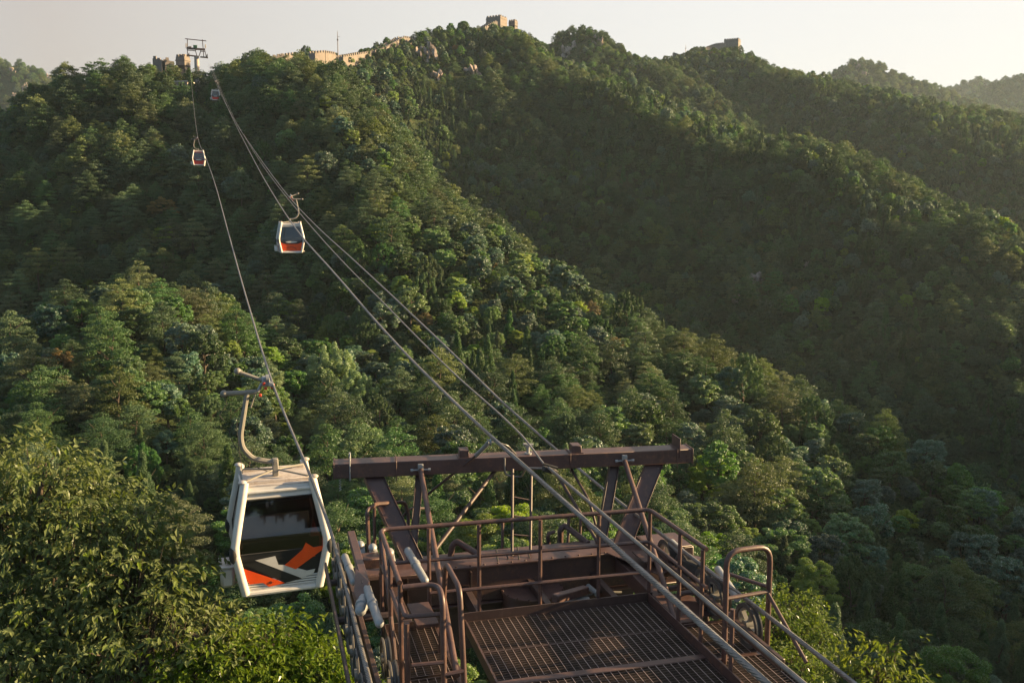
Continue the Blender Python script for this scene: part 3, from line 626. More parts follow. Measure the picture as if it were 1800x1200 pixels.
CAB_B = px_ctrl([(-6, 3.50, -3.12), (10.9, 3.43, -3.10), (11.75, 3.33, -2.86)], [(800, 658, 15.2), (672, 530, 21.5), (600, 457, 28), (545, 396, 37), (474, 308, 64), (434, 247, 105), (409, 202, 150), (370, 113, 219)])
strand_rope('haul_rope', ROPE_L, .023, 'thick steel haul rope on the left, carrying the nearest cabin over the left wheels', 'rope', 6.5, 15)
strand_rope('haul_rope', ROPE_R, .023, 'thick steel haul rope over the right wheels, rising to the orange cabin', 'rope', 5.5, 17)
strand_rope('support_cable', CAB_A, .025, 'heavy twisted cable passing over the middle of the gantry towards the lower right', 'cable', 3.2, 13, pitch=.34)
def double_cable():
    mb = MB(); mb.tube(path(CAB_B, 120, 10.9, 219), .014, 6)
    c2 = [(-6, 3.56, -3.17), (10.9, 3.47, -3.12)]; c1 = [(-6, 3.50, -3.12), (10.9, 3.43, -3.08)]
    mb.tube(path(c1, 10), .019, 8); mb.tube(path(c2, 10), .019, 8)
    return tag(link('signal_cable', mb.mesh('signal_cable', M['rope'])), 'thinner paired signal cable clamped on top of the gantry beam between the two thick cables', 'cable')
double_cable()

# ------------------------------------------------------------------ near pylon head with its platform
ZP = -4.43
BASE = Vector((3.15, 10.95, -18.4))
T = empty('cableway_tower', to_world(BASE), AZ, 'brown steel cableway tower head with grating platform, railings and overhead gantry in the foreground', 'cableway tower')
def P_(name, mb, mats='brown', parent=None, **kw):
    return mb.build(name, M[mats] if isinstance(mats, str) else mats, parent or T, **kw)
def nb(): return MB(BASE)
def tb(): return MB()
# shaft and its flange
m = nb(); m.lathe((3.15, 10.75, -18.4), (0, 0, 1), [(.62, -.6), (.62, 0), (.50, 6), (.36, 13.72), (.36, 13.78)], 28); P_('shaft', m, 'brown_dark')
m = nb(); m.lathe((3.15, 10.68, -4.98), (0, 0, 1), [(.30, 0), (.40, 0), (.40, .04), (.375, .04), (.375, .36), (.40, .36), (.40, .40), (.0, .40)], 28); P_('shaft_collar', m, 'brown')
# main crossarm: box girder with cover plate and lower box
XA = 10.78; XB = 11.22
m = nb(); m.box((.95, XA, -4.72), (5.45, XB, -4.27), ch=.012)
m.box((1.0, XA - .05, -4.262), (5.4, XB + .05, -4.235), ch=.006); m.box((1.0, XA - .05, -4.75), (5.4, XB + .05, -4.725), ch=.006); P_('crossarm', m, 'brown')
m = nb(); m.box((1.7, XA + .04, -5.35), (4.6, XB - .04, -4.755), ch=.01); P_('lower_girder', m, 'brown_dark')
for x in (1.55, 2.35, 4.05, 4.75):
    m = nb(); m.box((x, XA - .10, -4.72), (x + .018, XA - .012, -4.29)); P_('stiffener', m, 'brown_dark')
# gantry beam
G0 = L_y(587, 829, 12.0); G1 = L_y(1217, 801, 11.5); GW, GH = .30, .20
gd = (G1 - G0); gt = gd.normalized(); gu = Vector((0, 0, 1)); gn = gt.cross(gu).normalized()
G0c = G0 + gn * -.15 ; G1c = G1 + gn * -.15
if gn.y > 0: gn = -gn                  # gn points to the viewer
G0c = G0 - gn * .15 + Vector((0, 0, 0)); G1c = G1 - gn * .15
m = nb(); m.beam(G0c, G1c, GW, GH, ch=.008)
gb_ = P_('gantry_beam', m, 'brown')
m = nb(); m.beam(G0c - gt * .012, G0c + gt * .004, GW + .02, GH + .02, ch=.002); m.beam(G1c - gt * .004, G1c + gt * .012, GW + .02, GH + .02, ch=.002); P_('end_plate', m, 'brown', gb_)
def on_g(q, up=0, fr=0): return G0c + gd * q + Vector((0, 0, up)) + gn * fr
for q in (.35, .665):
    m = nb(); c = on_g(q, .155, .02); m.obox(c, gt * .065, gn * .10, Vector((0, 0, .055)), ch=.006); m.obox(on_g(q, .106, .02), gt * .09, gn * .12, Vector((0, 0, .006))); P_('lifting_block', m, 'brown', gb_)
m = nb(); m.obox(on_g(.962, .12), gt * .008, gn * .16, Vector((0, 0, .14)), ch=.003); P_('lug_plate', m, 'brown', gb_)
m = nb(); m.obox(on_g(.042, .15), gt * .012, gn * .05, Vector((0, 0, .06)), ch=.003); m.tube([on_g(.042, .2, .16), on_g(.042, -.13, .16)], .009, 6); m.tube([on_g(.042, .13, .16), on_g(.042, .13, -.16)], .009, 6); P_('tie_rod', m, 'galv', gb_)
for q in (.165, .645, .955):
    m = nb(); m.tube([on_g(q, -.16, .162), on_g(q, .112, .162), on_g(q, .112, -.162)], .007, 6, fillet=.02); P_('cable_strap', m, 'brown', gb_)
# light chain hanging under the left end
m = nb(); 
for k in range(5): m.tube([on_g(.012, -.11 - k * .035, .05), on_g(.018, -.13 - k * .035, .05), on_g(.012, -.15 - k * .035, .05)], .005, 5)
P_('chain', m, 'galv', gb_)
m = nb()
for q in (.012, .985):
    for dz in (-.065, .0, .065):
        c = on_g(q, dz, .151); m.lathe(c, gn, [(.0, .014), (.012, .014), (.014, 0)], 6)
for x in np.arange(1.1, 5.4, .18):
    m.lathe((x, XA - .02, -4.235), (0, 0, 1), [(.014, 0), (.012, .014), (0, .014)], 6); m.lathe((x, XA - .001, -4.68), (0, -1, 0), [(.014, 0), (.012, .014), (0, .014)], 6)
for k in range(16): a = k * math.pi / 8; m.lathe((3.15 + .388 * math.cos(a), 10.68 + .388 * math.sin(a), -4.58), (0, 0, 1), [(.013, 0), (.011, .016), (0, .016)], 6)
tag(P_('bolts', m, 'brown'), kind='stuff')
# gantry legs
def under(u, ly=None):
    q = ((to_line(ray(u, 820)) * 1.0)); 
    best = min(range(101), key=lambda i: abs(proj_u(G0c + gd * (i / 100)) - u)); return best / 100
def proj_u(Lp): w_ = to_world(Lp); dep = w_.y * CP - w_.z * SP; return 900 + FPX * w_.x / dep
def leg(u0, u1, v1, ly1, wid, th, name='gantry_leg', mt='brown'):
    a = on_g(under(u0), -.10, 0); b = L_y(u1, v1, ly1); m = nb(); d = (b - a).normalized(); sd_ = (gt - d * gt.dot(d)).normalized(); u_ = sd_.cross(d)
    m.obox((a + b) / 2, sd_ * wid / 2, d * (b - a).length / 2, u_ * th / 2, ch=.006)
    for s_ in (-1, 1): m.obox((a + b) / 2 + sd_ * s_ * (wid / 2 + .004), sd_ * .006, d * (b - a).length / 2, u_ * (th / 2 + .025), ch=.003)
    return P_(name, m, mt)
leg(656, 738, 1012, 11.0, .22, .10); leg(1150, 1082, 985, 11.0, .22, .10)
leg(738, 722, 1008, 11.05, .085, .08, 'inner_leg', 'brown_dark'); leg(1082, 1052, 975, 11.05, .12, .08, 'inner_leg', 'brown_dark')
# braces
def tube_(name, pts, r, mt='brown', n=10, fillet=.12, parent=None):
    m = nb(); m.tube(pts, r, n, fillet=fillet, fn=5); return P_(name, m, mt, parent)
bl0 = on_g(under(739), -.02, .17); bl1 = L_z(803, 1187, ZP + .05); tube_('front_brace', [bl0, bl1], .034)
br0 = on_g(under(1092), -.02, .17); br1 = L_z(1190, 1098, ZP + .02); tube_('front_brace', [br0, br1], .034)
for c, u in ((bl0, 739), (br0, 1092)):
    m = nb(); m.obox(c + Vector((0, .01, .03)), gt * .035, gn * .03, Vector((0, 0, .05)), ch=.004); m.tube([c - gt * .13, c + gt * .13], .012, 6); m.tube([c - gt * .135, c - gt * .1], .022, 6); m.tube([c + gt * .1, c + gt * .135], .022, 6); P_('brace_bracket', m, 'galv')
tube_('cross_brace', [on_g(under(872), -.10, .02), L_y(760, 972, 10.9)], .028, 'brown_dark'); tube_('cross_brace', [on_g(under(971), -.10, .02), L_y(1052, 955, 10.9)], .024, 'brown_dark')
tube_('cross_brace', [on_g(under(1002), -.10, -.1), L_y(1036, 880, 11.3), L_y(1058, 965, 11.2)], .020, 'brown_dark')
# rope carrier rod leaning out from the gantry
ra = L_y(752, 868, 12.1); rb = L_y(836, 801, 11.75); rc = L_y(860, 777, 11.35)
tube_('carrier_rod', [ra, rb, rc], .018, 'brown_dark'); m = nb(); m.tube([rb, rc], .030, 8); m.lathe(rc, (1, 0, 0), [(.01, -.02), (.05, -.02), (.035, 0), (.05, .02), (.01, .02)], 14); m.tube([rc + Vector((-.05, 0, 0)), rc + Vector((.06, 0, 0))], .012, 6); P_('carrier_roller', m, 'galv')
# clamp standing on the beam for the signal cable, and its trailing jumper
cp = on_g(under(926), .10, .03); m = nb(); m.lathe(cp, (0, 0, 1), [(.05, 0), (.05, .018), (.022, .018), (.022, .10), (.04, .10), (.04, .13), (.0, .13)], 12); m.tube([cp + Vector((-.07, 0, .145)), cp + Vector((.07, 0, .125))], .018, 8); P_('cable_clamp', m, 'galv', gb_)
q0 = on_g(under(884), .09, .16); tube_('jumper_wire', [q0, q0 + Vector((.0, 0, -.24)), q0 + Vector((.22, -.05, -.27)), L_y(925, 822, 11.3), L_y(962, 823, 11.0)], .013, 'rope', 7, .08)
q0 = on_g(under(905), .10, .10); tube_('jumper_wire', [L_y(872, 776, 11.5), L_y(893, 783, 11.5), q0 + Vector((.02, 0, .02)), q0], .010, 'rope', 6, .05)
m = nb(); m.obox(L_y(966, 826, 10.95), (.09, 0, -.03), (0, .05, 0), (0.01, 0, .03), ch=.01); m.tube([L_y(955, 815, 10.95), L_y(980, 822, 10.9)], .02, 6); P_('cable_joint', m, 'rubber')
# ladder
la = [L_y(901, 824, 11.45), L_y(900, 990, 10.95)]; lb = [L_y(934, 833, 11.45), L_y(932, 990, 10.95)]
m = nb(); m.tube(la, .020, 8); m.tube(lb, .020, 8); ld = P_('ladder', m, 'brown_dark')
for k in range(1, 5):
    t_ = k / 5 + .10; a = la[0].lerp(la[1], t_); b = lb[0].lerp(lb[1], t_); m = nb(); m.tube([a, b], .013, 6); P_('rung', m, 'brown_dark', ld)
for x_, y_ in ((884, 985), (921, 980)):
    tube_('hoop', [L_y(x_ - 12, y_ - 20, 10.95), L_y(x_ - 8, y_ + 8, 10.8), L_y(x_ + 12, y_ + 5, 10.8), L_y(x_ + 6, y_ - 12, 10.95)], .010, 'rubber', 6, .04)
# -------- platform
def edge(name, a, b, w_, h_, mt='brown', par=None): m = nb(); m.beam(a, b, w_, h_, ch=.003); return P_(name, m, mt, par)
def grating(x0, x1, y0, y1, z=ZP):
    m = nb(); m.box((x0, y0, z - .04), (x0 + .012, y1, z)); m.box((x1 - .012, y0, z - .04), (x1, y1, z)); m.box((x0, y0 - .006, z - .04), (x1, y0 + .006, z)); m.box((x0, y1 - .006, z - .04), (x1, y1 + .006, z))
    g = P_('grating_panel', m, 'brown_dark')
    m = nb(); y = y0 + .035
    while y < y1 - .01: m.box((x0 + .012, y - .0025, z - .034), (x1 - .012, y + .0025, z - .002)); y += .050
    P_('bearing_bars', m, 'grate', g)
    m = nb(); x = x0 + .08
    while x < x1 - .03: m.box((x - .0022, y0 + .006, z - .0035), (x + .0022, y1 - .006, z + .0015)); x += .082
    P_('cross_rods', m, 'grate_rod', g); return g
grating(2.06, 4.26, 8.84, 9.60); grating(2.06, 4.26, 8.20, 8.82); grating(2.06, 4.26, 7.42, 8.10); grating(2.06, 4.26, 6.60, 7.40)
grating(1.16, 1.70, 8.50, 9.58); grating(1.16, 1.70, 7.0, 8.44); grating(4.38, 4.92, 8.10, 8.84); grating(4.38, 4.92, 7.2, 8.04)
m = nb(); m.box((2.02, 8.105, ZP - .09), (4.30, 8.195, ZP + .004), ch=.003); P_('deck_beam', m, 'brown')
m = nb(); m.box((2.0, 9.61, ZP - .12), (4.33, 9.625, ZP + .10)); P_('kick_plate', m, 'brown_dark')
m = nb(); m.box((4.27, 6.5, ZP - .10), (4.285, 9.6, ZP + .10)); m.box((4.286, 6.5, ZP - .1), (4.37, 8.84, ZP + .002), ch=.003); P_('kick_plate', m, 'brown')
m = nb(); m.box((2.035, 6.5, ZP - .10), (2.05, 9.6, ZP + .03)); m.box((1.71, 6.5, ZP - .1), (1.78, 9.6, ZP - .02), ch=.003); P_('kick_plate', m, 'brown')
m = nb(); m.box((1.12, 9.59, ZP - .1), (1.74, 9.605, ZP + .08)); m.box((1.13, 6.9, ZP - .1), (1.145, 9.59, ZP + .08)); P_('kick_plate', m, 'brown_dark')
m = nb(); m.box((4.38, 8.85, ZP - .12), (4.95, 8.87, ZP + .02)); m.box((4.935, 7.2, ZP - .14), (4.96, 8.85, ZP + .02)); m.box((4.38, 8.045, ZP - .14), (4.93, 8.09, ZP - .003)); P_('kick_plate', m, 'brown')
for x in (2.3, 3.15, 4.0):      # joists that carry the deck
    m = nb(); m.box((x - .04, 6.5, ZP - .24), (x + .04, 10.9, ZP - .06), ch=.004); P_('joist', m, 'brown_dark')
# right longitudinal girder and its gussets
m = nb(); m.beam((4.42, 10.75, -4.40), (4.46, 8.9, -4.50), .24, .20, ch=.006); P_('side_girder', m, 'brown')
m = nb(); m.poly([(4.18, 10.75, -4.24), (4.9, 10.75, -4.24), (5.35, 10.3, -4.26), (4.55, 9.9, -4.26)], (0, 0, 1), .014); m.poly([(4.45, 9.75, -4.42), (4.8, 9.6, -4.42), (5.05, 9.0, -4.42), (4.5, 9.0, -4.42)], (0, 0, 1), .014); P_('gusset_plate', m, 'brown')
tube_('arch_bracket', [(4.42, 9.28, -4.62), (4.42, 9.28, -4.30), (4.56, 9.22, -4.19), (4.76, 9.15, -4.22), (4.82, 9.12, -4.62)], .028, 'brown_dark', 8, .08)
m = nb(); m.beam((1.35, 10.8, -4.45), (1.4, 9.62, -4.52), .16, .16, ch=.006); P_('side_girder', m, 'brown_dark')
# -------- railings of the main platform
RT = ZP + 1.10; RR = .026
gr = tube_('guard_rail', [(1.12, 8.22, RT), (1.13, 9.78, RT), (4.30, 9.68, RT), (4.33, 8.28, RT)], RR, 'brown', 10, .10)
tube_('middle_rail', [(1.14, 8.3, RT - .38), (1.13, 9.74, RT - .38), (4.29, 9.64, RT - .38), (4.30, 8.2, RT - .38)], RR * .85, 'brown', 8, .06, gr)
tube_('lower_rail', [(1.66, 9.68, RT - .75), (4.28, 9.63, RT - .75)], RR * .85, 'brown', 8, .06, gr)
for (x, y) in ((2.23, 9.70), (2.95, 9.68), (3.66, 9.66), (4.29, 9.63), (4.30, 8.84), (4.30, 8.30), (1.66, 9.72), (1.13, 9.74), (1.13, 9.0), (1.13, 8.25)):
    m = nb(); m.tube([(x, y, ZP - .1), (x, y, RT - .01)], .024, 8); P_('post', m, 'brown', gr)
m = nb(); m.tube([(4.30, 7.65, ZP - .1), (4.30, 7.65, ZP + .72)], .024, 8); P_('post', m, 'brown', gr)
# the tall hoop at the right, the two hoops at the left gate
gh = tube_('gate_hoop', [(4.42, 8.0, ZP - .12), (4.42, 8.02, ZP + 1.16), (4.98, 8.12, ZP + 1.13), (4.98, 8.12, ZP - .12)], RR * 1.1, 'brown', 10, .17)
tube_('hoop_bar', [(4.42, 8.02, ZP + .66), (4.98, 8.12, ZP + .64)], RR * .8, 'brown', 8, 0, gh); tube_('hoop_bar', [(4.44, 8.06, ZP + .70), (4.78, 8.62, ZP + .66), (4.98, 8.14, ZP + .68)], RR * .8, 'brown', 8, .02, gh)
tube_('rest_rail', [(4.98, 7.4, ZP + .2), (4.96, 8.1, ZP + .62)], RR * .8)
gh = tube_('gate_hoop', [(1.13, 8.10, RT), (1.46, 8.10, RT), (1.46, 7.85, RT - .02), (1.46, 7.78, ZP - .3)], RR * 1.05, 'brown', 10, .13)
tube_('hoop_bar', [(1.13, 8.4, RT - .22), (1.13, 7.95, RT - .22), (1.46, 7.92, RT - .22)], RR * .85, 'brown', 8, .05, gh); tube_('hoop_bar', [(1.16, 7.8, RT - .62), (1.45, 7.78, RT - .62)], RR * .8, 'brown', 8, 0, gh)
tube_('hoop_bar', [(1.15, 8.45, RT - .45), (1.44, 8.45, RT - .45)], RR * .8, 'brown', 8, 0, gh); tube_('gate_post', [(1.13, 7.85, ZP - .3), (1.13, 7.85, RT - .24)], RR, 'brown', 8, 0, gh)
gh = tube_('gate_hoop', [(1.64, 9.0, ZP - .1), (1.64, 8.62, RT), (1.64, 7.95, RT), (1.64, 7.88, RT - .3), (1.66, 7.75, ZP - .3)], RR * 1.05, 'brown', 10, .12)
tube_('hoop_bar', [(1.13, 9.66, RT - .1), (1.13, 9.1, RT - .55), (1.13, 8.7, ZP + .1)], RR * .85, 'brown', 8, .1, gh)
tube_('hoop_bar', [(1.46, 7.8, ZP + .35), (1.64, 7.8, ZP + .36)], RR * .8, 'brown', 8, 0, gh)
# rail cage beyond the crossarm on the left and bent pipes behind
tube_('rear_rail', [L_y(650, 1000, 11.3), L_y(645, 897, 11.3), L_y(661, 885, 11.6), L_y(712, 882, 11.9), L_y(718, 905, 11.9), L_y(716, 985, 11.7)], RR, 'brown', 8, .07)
tube_('rear_rail', [L_y(659, 1005, 11.6), L_y(658, 890, 11.6)], RR * .8, 'brown', 8, 0)
tube_('rear_rail', [L_y(700, 915, 11.8), L_y(722, 893, 12.0), L_y(745, 893, 12.2)], RR * .7, 'brown_dark', 8, .04)
for a in (((790, 990, 11.2), (795, 958, 11.2), (803, 951, 11.2), (842, 975, 10.9)), ((985, 978, 11.6), (985, 930, 11.6), (993, 923, 11.6), (1034, 955, 11.2))):
    tube_('bent_pipe', [L_y(*a[0]), L_y(*a[1]), L_y(*a[2]), L_y(*a[3])], .042, 'brown', 10, .06)
tube_('bent_pipe', [L_y(968, 972, 11.5), L_y(962, 938, 11.5), L_y(975, 934, 11.5)], .026, 'brown', 8, .05); 
for (u, v0, v1) in ((1000, 905, 972), (1021, 905, 972), (884, 915, 985)): tube_('rear_post', [L_y(u, v0, 11.55), L_y(u - 2, v1, 11.45)], .021, 'brown', 8, 0)
# work lamp and fittings below, at the right of the shaft
m = nb(); m.beam(L_y(975, 1052, 9.9), L_y(1030, 1036, 10.2), .10, .10, ch=.01); P_('strut', m, 'brown'); m = nb(); m.obox(L_y(1013, 1062, 10.0), (.16, -.08, 0), (.05, .2, 0), (0, 0, .03), ch=.006); P_('junction_box', m, 'galv')
tube_('bent_pipe', [L_y(1034, 1030, 10.6), L_y(1050, 1044, 10.2)], .035, 'galv', 10, 0); tube_('strut', [L_y(990, 1062, 10.0), L_y(1052, 1040, 10.3), L_y(1092, 1040, 10.6)], .014, 'rubber', 6, .05)
# -------- wheel trains
def wheel(parent, x, y, z, r, wd=.075):
    c = Vector((x, y, z)); m = nb()
    m.lathe(c, (1, 0, 0), [(r * .80, -wd * .5), (r, -wd * .5), (r, -wd * .30), (r * .90, -wd * .12), (r * .90, wd * .12), (r, wd * .30), (r, wd * .5), (r * .80, wd * .5)], 26, closed=True)
    s_ = P_('sheave', m, 'wheel', parent)
    m2 = nb(); m2.lathe(c, (1, 0, 0), [(r * .79, -wd * .36), (r * .79, wd * .36), (r * .70, wd * .30), (r * .70, -wd * .30)], 22, closed=True)
    for k in range(5):
        a = k * 2 * math.pi / 5 + y; d = Vector((0, math.cos(a), math.sin(a))); m2.beam(c + d * r * .2, c + d * r * .75, .02, .05, up=(1, 0, 0), ch=0)
    m2.lathe(c, (1, 0, 0), [(0, -wd * .7), (r * .25, -wd * .7), (r * .25, wd * .7), (0, wd * .7)], 12)
    # rim, spokes and hub go in with the same parent train so that the tree stays three deep
    P_('sheave_hub', m2, 'hanger', parent)
m = nb(); m.beam((.83, 11.2, -4.18), (.88, 7.2, -4.20), .05, .13, ch=.006); m.beam((.60, 11.2, -4.22), (.63, 7.2, -4.24), .03, .10, ch=.004); m.tube([(.6, 9.6, -4.25), (1.2, 9.6, -4.25)], .045, 8); m.tube([(.6, 10.7, -4.25), (1.2, 10.7, -4.25)], .045, 8)
TL = P_('wheel_train', m, 'brown_dark')
y = 11.25
while y > 6.9: wheel(TL, .735, y, -4.205, .245); y -= .50
for y in (8.55, 8.05, 7.55): wheel(TL, 1.02, y, -4.22, .20)
m = nb(); m.beam(L_y(617, 938, 10.7), L_y(643, 1030, 9.25), .085, .085, ch=.006); P_('train_arm', m, 'brown', TL)
m = nb(); m.poly([L_y(625, 1000, 9.6), L_y(648, 1022, 9.2), L_y(632, 1062, 9.0), L_y(622, 1040, 9.2)], (1, .3, 0), .014); P_('train_bracket', m, 'brown', TL)
def pipe(a, b, r, name='hydraulic_cylinder', par=None, mt='galv'):
    a, b = L_y(*a), L_y(*b); m = nb(); m.tube([a, b], r, 14); d = (b - a).normalized(); m.lathe(a.lerp(b, .42), d, [(r, 0), (r * 1.22, .005), (r * 1.22, .05), (r, .055)], 14)
    m.ball(a, r * 1.0, 12, 6); m.ball(b, r * 1.0, 12, 6); return P_(name, m, mt, par or TL)
pipe((606, 978, 10.5), (622, 1022, 9.7), .042); pipe((645, 1033, 9.2), (667, 1095, 8.4), .044); pipe((640, 1052, 9.1), (634, 1072, 8.9), .06, mt='galv'); pipe((717, 968, 9.9), (747, 1020, 9.3), .044)
for (u, v, ly) in ((633, 957, 10.9), (655, 962, 10.8), (685, 970, 10.6)):
    m = nb(); c = L_y(u, v, ly); m.ball(c, .055, 12, 8, sc3=(1, 1.5, .9)); m.beam(c, c + Vector((.02, -.1, -.16)), .09, .06, ch=.01); P_('anchor_fitting', m, 'galv', TL)
m = nb(); m.obox(L_y(700, 1010, 10.4), (.22, 0, 0), (0, .1, 0), (0, 0, .02), ch=.004); m.obox(L_y(648, 985, 10.6), (.13, 0, 0), (0, .12, 0), (0, 0, .06), ch=.01); P_('mount_plate', m, 'brown', TL)
m = nb(); m.obox(L_y(743, 1080, 9.3), (.12, 0, .0), (-.02, .22, .03), (0, 0, .02), ch=.004); P_('cover_plate', m, 'brown')
m = nb(); m.beam((4.72, 11.0, -4.20), (4.72, 7.4, -4.22), .05, .12, ch=.006); m.tube([(4.4, 9.6, -4.3), (4.95, 9.6, -4.3)], .04, 8)
TR = P_('wheel_train', m, 'brown_dark')
for y in (10.3, 9.78, 9.26, 8.98, 8.25): wheel(TR, 4.83, y, -4.20, .235)
wheel(TR, 4.93, 9.05, -4.20, .2)
m = nb(); m.tube([L_y(1262, 1000, 9.3), (4.80, 8.45, -3.98)], .045, 12); m.tube([L_y(1180, 953, 10.2), L_y(1200, 972, 9.9)], .05, 12); P_('rope_guide', m, 'galv', TR)
m = nb(); m.obox(L_y(1196, 985, 10.0), (.05, 0, 0), (-.05, .12, 0), (0, 0, .12), ch=.01); m.obox(L_y(1215, 1000, 9.6), (.05, 0, 0), (-.02, .18, -.02), (0, 0, .1), ch=.02); P_('drive_cover', m, 'rubber', TR)
m = nb(); m.obox(L_y(1160, 975, 10.3), (.30, 0, 0), (0, .2, 0), (0, 0, .01), ch=.004); m.beam(L_y(1150, 960, 10.5), L_y(1178, 985, 10.0), .06, .05); P_('mount_plate', m, 'brown', TR)

# ------------------------------------------------------------------ cabins
PROF = [(0.0, .67, .84), (.10, .69, .86), (.78, .835, .90), (1.0, .84, .90), (1.90, .66, .72), (2.12, .62, .68)]
def hwd(z):
    zs = [p[0] for p in PROF]; return float(np.interp(z, zs, [p[1] for p in PROF])), float(np.interp(z, zs, [p[2] for p in PROF]))
def fpt(side, s, z, out=0.0, inset=.045):
    """point on a wall of the cabin: side 0 front (to the valley), 1 right, 2 back, 3 left; s in -1..1"""
    hw, hd = hwd(z)
    if side in (0, 2):
        x = s * (hw - .03); y = (hd - inset + out); y = -y if side == 0 else y; return Vector((x if side == 0 else -x, y, z))
    y = s * (hd - .03); x = hw - inset + out; return Vector((x, y, z)) if side == 1 else Vector((-x, -y, z))
NRM = [(0, -1, 0), (1, 0, 0), (0, 1, 0), (-1, 0, 0)]
def panel(side, z0, z1, s0=-.97, s1=.97, out=0.0, th=.012, nz=5):
    m = MB(); n_ = Vector(NRM[side]); vs = []; fs = []
    for i in range(nz + 1):
        z = z0 + (z1 - z0) * i / nz
        for s_ in (s0, s1):
            p = fpt(side, s_, z, out); vs += [p, p + n_ * th]
    for i in range(nz):
        a = i * 4; fs += [(a, a + 2, a + 6, a + 4), (a + 1, a + 5, a + 7, a + 3), (a, a + 4, a + 5, a + 1), (a + 2, a + 3, a + 7, a + 6)]
    fs += [(0, 1, 3, 2), (nz * 4, nz * 4 + 2, nz * 4 + 3, nz * 4 + 1)]
    return m.add(vs, fs)
def decal(side, pts, out=.015, th=.003):
    m = MB(); return m.poly([fpt(side, s_, z, out) for s_, z in pts], NRM[side], th)
def c7(x, y): return ((x - 542) / 316.0, .69 - (y - 850) * .00272)
def cabin(name, pos, yaw, livery, mirror, label, group='gondola cabins on the ropes'):
    T_ = empty(name, pos, yaw, label, 'gondola', group); sx = -1 if mirror else 1
    base = M['red'] if livery == 'red' else M['white']
    def B(nm, mb, mt, par=T_): return mb.build(nm, mt if not isinstance(mt, str) else M[mt], par)
    m = MB()
    for sx_ in (-1, 1):
        for sy_ in (-1, 1):
            m.tube([(sx_ * hwd(z)[0], sy_ * hwd(z)[1], z) for z in (.03, .4, .80, .98, 1.4, 1.9, 2.12)], .080, 12)
    for z, r in ((.03, .05), (1.93, .035)):
        a, b = hwd(z); m.tube([(-a, -b, z), (a, -b, z), (a, b, z), (-a, b, z), (-a, -b, z)], r, 8)
    fr = B('body_frame', m, 'white')
    for sx_ in (-1, 1):
        for sy_ in (-1, 1):
            m = MB(); m.ball((sx_ * .655, sy_ * .68, 2.13), .075, 12, 8, sc3=(1.1, 1.1, .55)); B('pillar_cap', m, 'roofp', fr)
    m = MB(); m.box((-.62, -.64, 1.98), (.62, .64, 2.03), ch=.01); m.box((-.6, -.50, 2.031), (.6, -.455, 2.085), ch=.006); m.box((-.6, .455, 2.031), (.6, .50, 2.085), ch=.006); rf = B('roof', m, 'roofp')
    m = MB(); m.poly([fpt(0, -.95, 1.80), fpt(0, .95, 1.80), (.62, -.63, 2.0), (-.62, -.63, 2.0)], (0, -1, .3), .015); m.poly([fpt(2, -.95, 1.80), fpt(2, .95, 1.80), (-.62, .63, 2.0), (.62, .63, 2.0)], (0, 1, .3), .015)
    m.poly([fpt(1, -.95, 1.80), fpt(1, .95, 1.80), (.6, .63, 2.0), (.6, -.63, 2.0)], (1, 0, .3), .015); m.poly([fpt(3, -.95, 1.80), fpt(3, .95, 1.80), (-.6, -.63, 2.0), (-.6, .63, 2.0)], (-1, 0, .3), .015); B('roof_edge', m, 'white' if livery != 'red' else 'red', rf)
    m = MB(); m.box((-.68, -.68, .0), (.68, .68, .05), ch=.01); B('floor', m, 'galv')
    for sd_ in range(4):
        m = panel(sd_, .815, 1.78, th=.010); wd_ = B('window', m, 'glass' if livery in ('stripes', 'orange') else 'glass2')
        lower = {'stripes': 'black', 'orange': 'orange', 'red': 'red', 'dark': 'red'}[livery] if sd_ in (0, 2) else ('orange' if livery in ('stripes', 'orange') else 'red')
        m = panel(sd_, .09, .80, th=.014); B('lower_panel', m, lower)
        m = MB(); a = fpt(sd_, -.95, .807, .018); b = fpt(sd_, .95, .807, .018); m.tube([a, b], .011, 6); B('window_sill', m, 'rubber', wd_); m = MB(); m.tube([fpt(sd_, -.95, 1.79, .016), fpt(sd_, .95, 1.79, .016)], .014, 6); B('window_header', m, 'rubber', wd_)
        for s_ in (-.955, .955):
            m = MB(); m.tube([fpt(sd_, s_, z, .014) for z in (.81, 1.0, 1.4, 1.79)], .016, 6); B('window_seal', m, 'rubber', wd_)
    if livery == 'stripes':
        for k in range(4):
            for sd_ in (0, 2):
                m = MB(); z = .265 - k * .048; m.tube([fpt(sd_, -.96, z, .0), fpt(sd_, .96, z, .0)], .024, 8); B('white_rib', m, 'white')
        for sd_ in (0, 2): m = panel(sd_, -.01, .10, out=.012, th=.02, nz=1); B('white_skirt', m, 'white')
        D = [('black', [(228, 858), (345, 853), (705, 1025), (565, 1044)]), ('black', [(228, 850), (330, 852), (560, 851), (610, 842), (688, 812), (850, 800), (852, 870), (228, 870)]), ('white', [(345, 853), (492, 838), (512, 905), (562, 911), (742, 972), (810, 966), (800, 1000), (700, 1022)]), ('orange', [(228, 893), (565, 1044), (420, 1056), (375, 1022), (262, 1022)]),
             ('orange', [(560, 912), (688, 815), (715, 765), (770, 806), (850, 800), (852, 822), (648, 952)])]
        for mt, pl in D:
            m = decal(0, [c7(x, y) for x, y in pl], .0320 if mt == 'orange' else .0280 if mt == 'white' else .0250); B('livery_stripe', m, mt)
        m = panel(0, .62, .70, .55, .80, .014, .003, 1); B('livery_stripe', m, 'orange'); m = panel(0, .64, 1.0, .93, .975, .014, .003, 3); B('livery_stripe', m, 'orange')
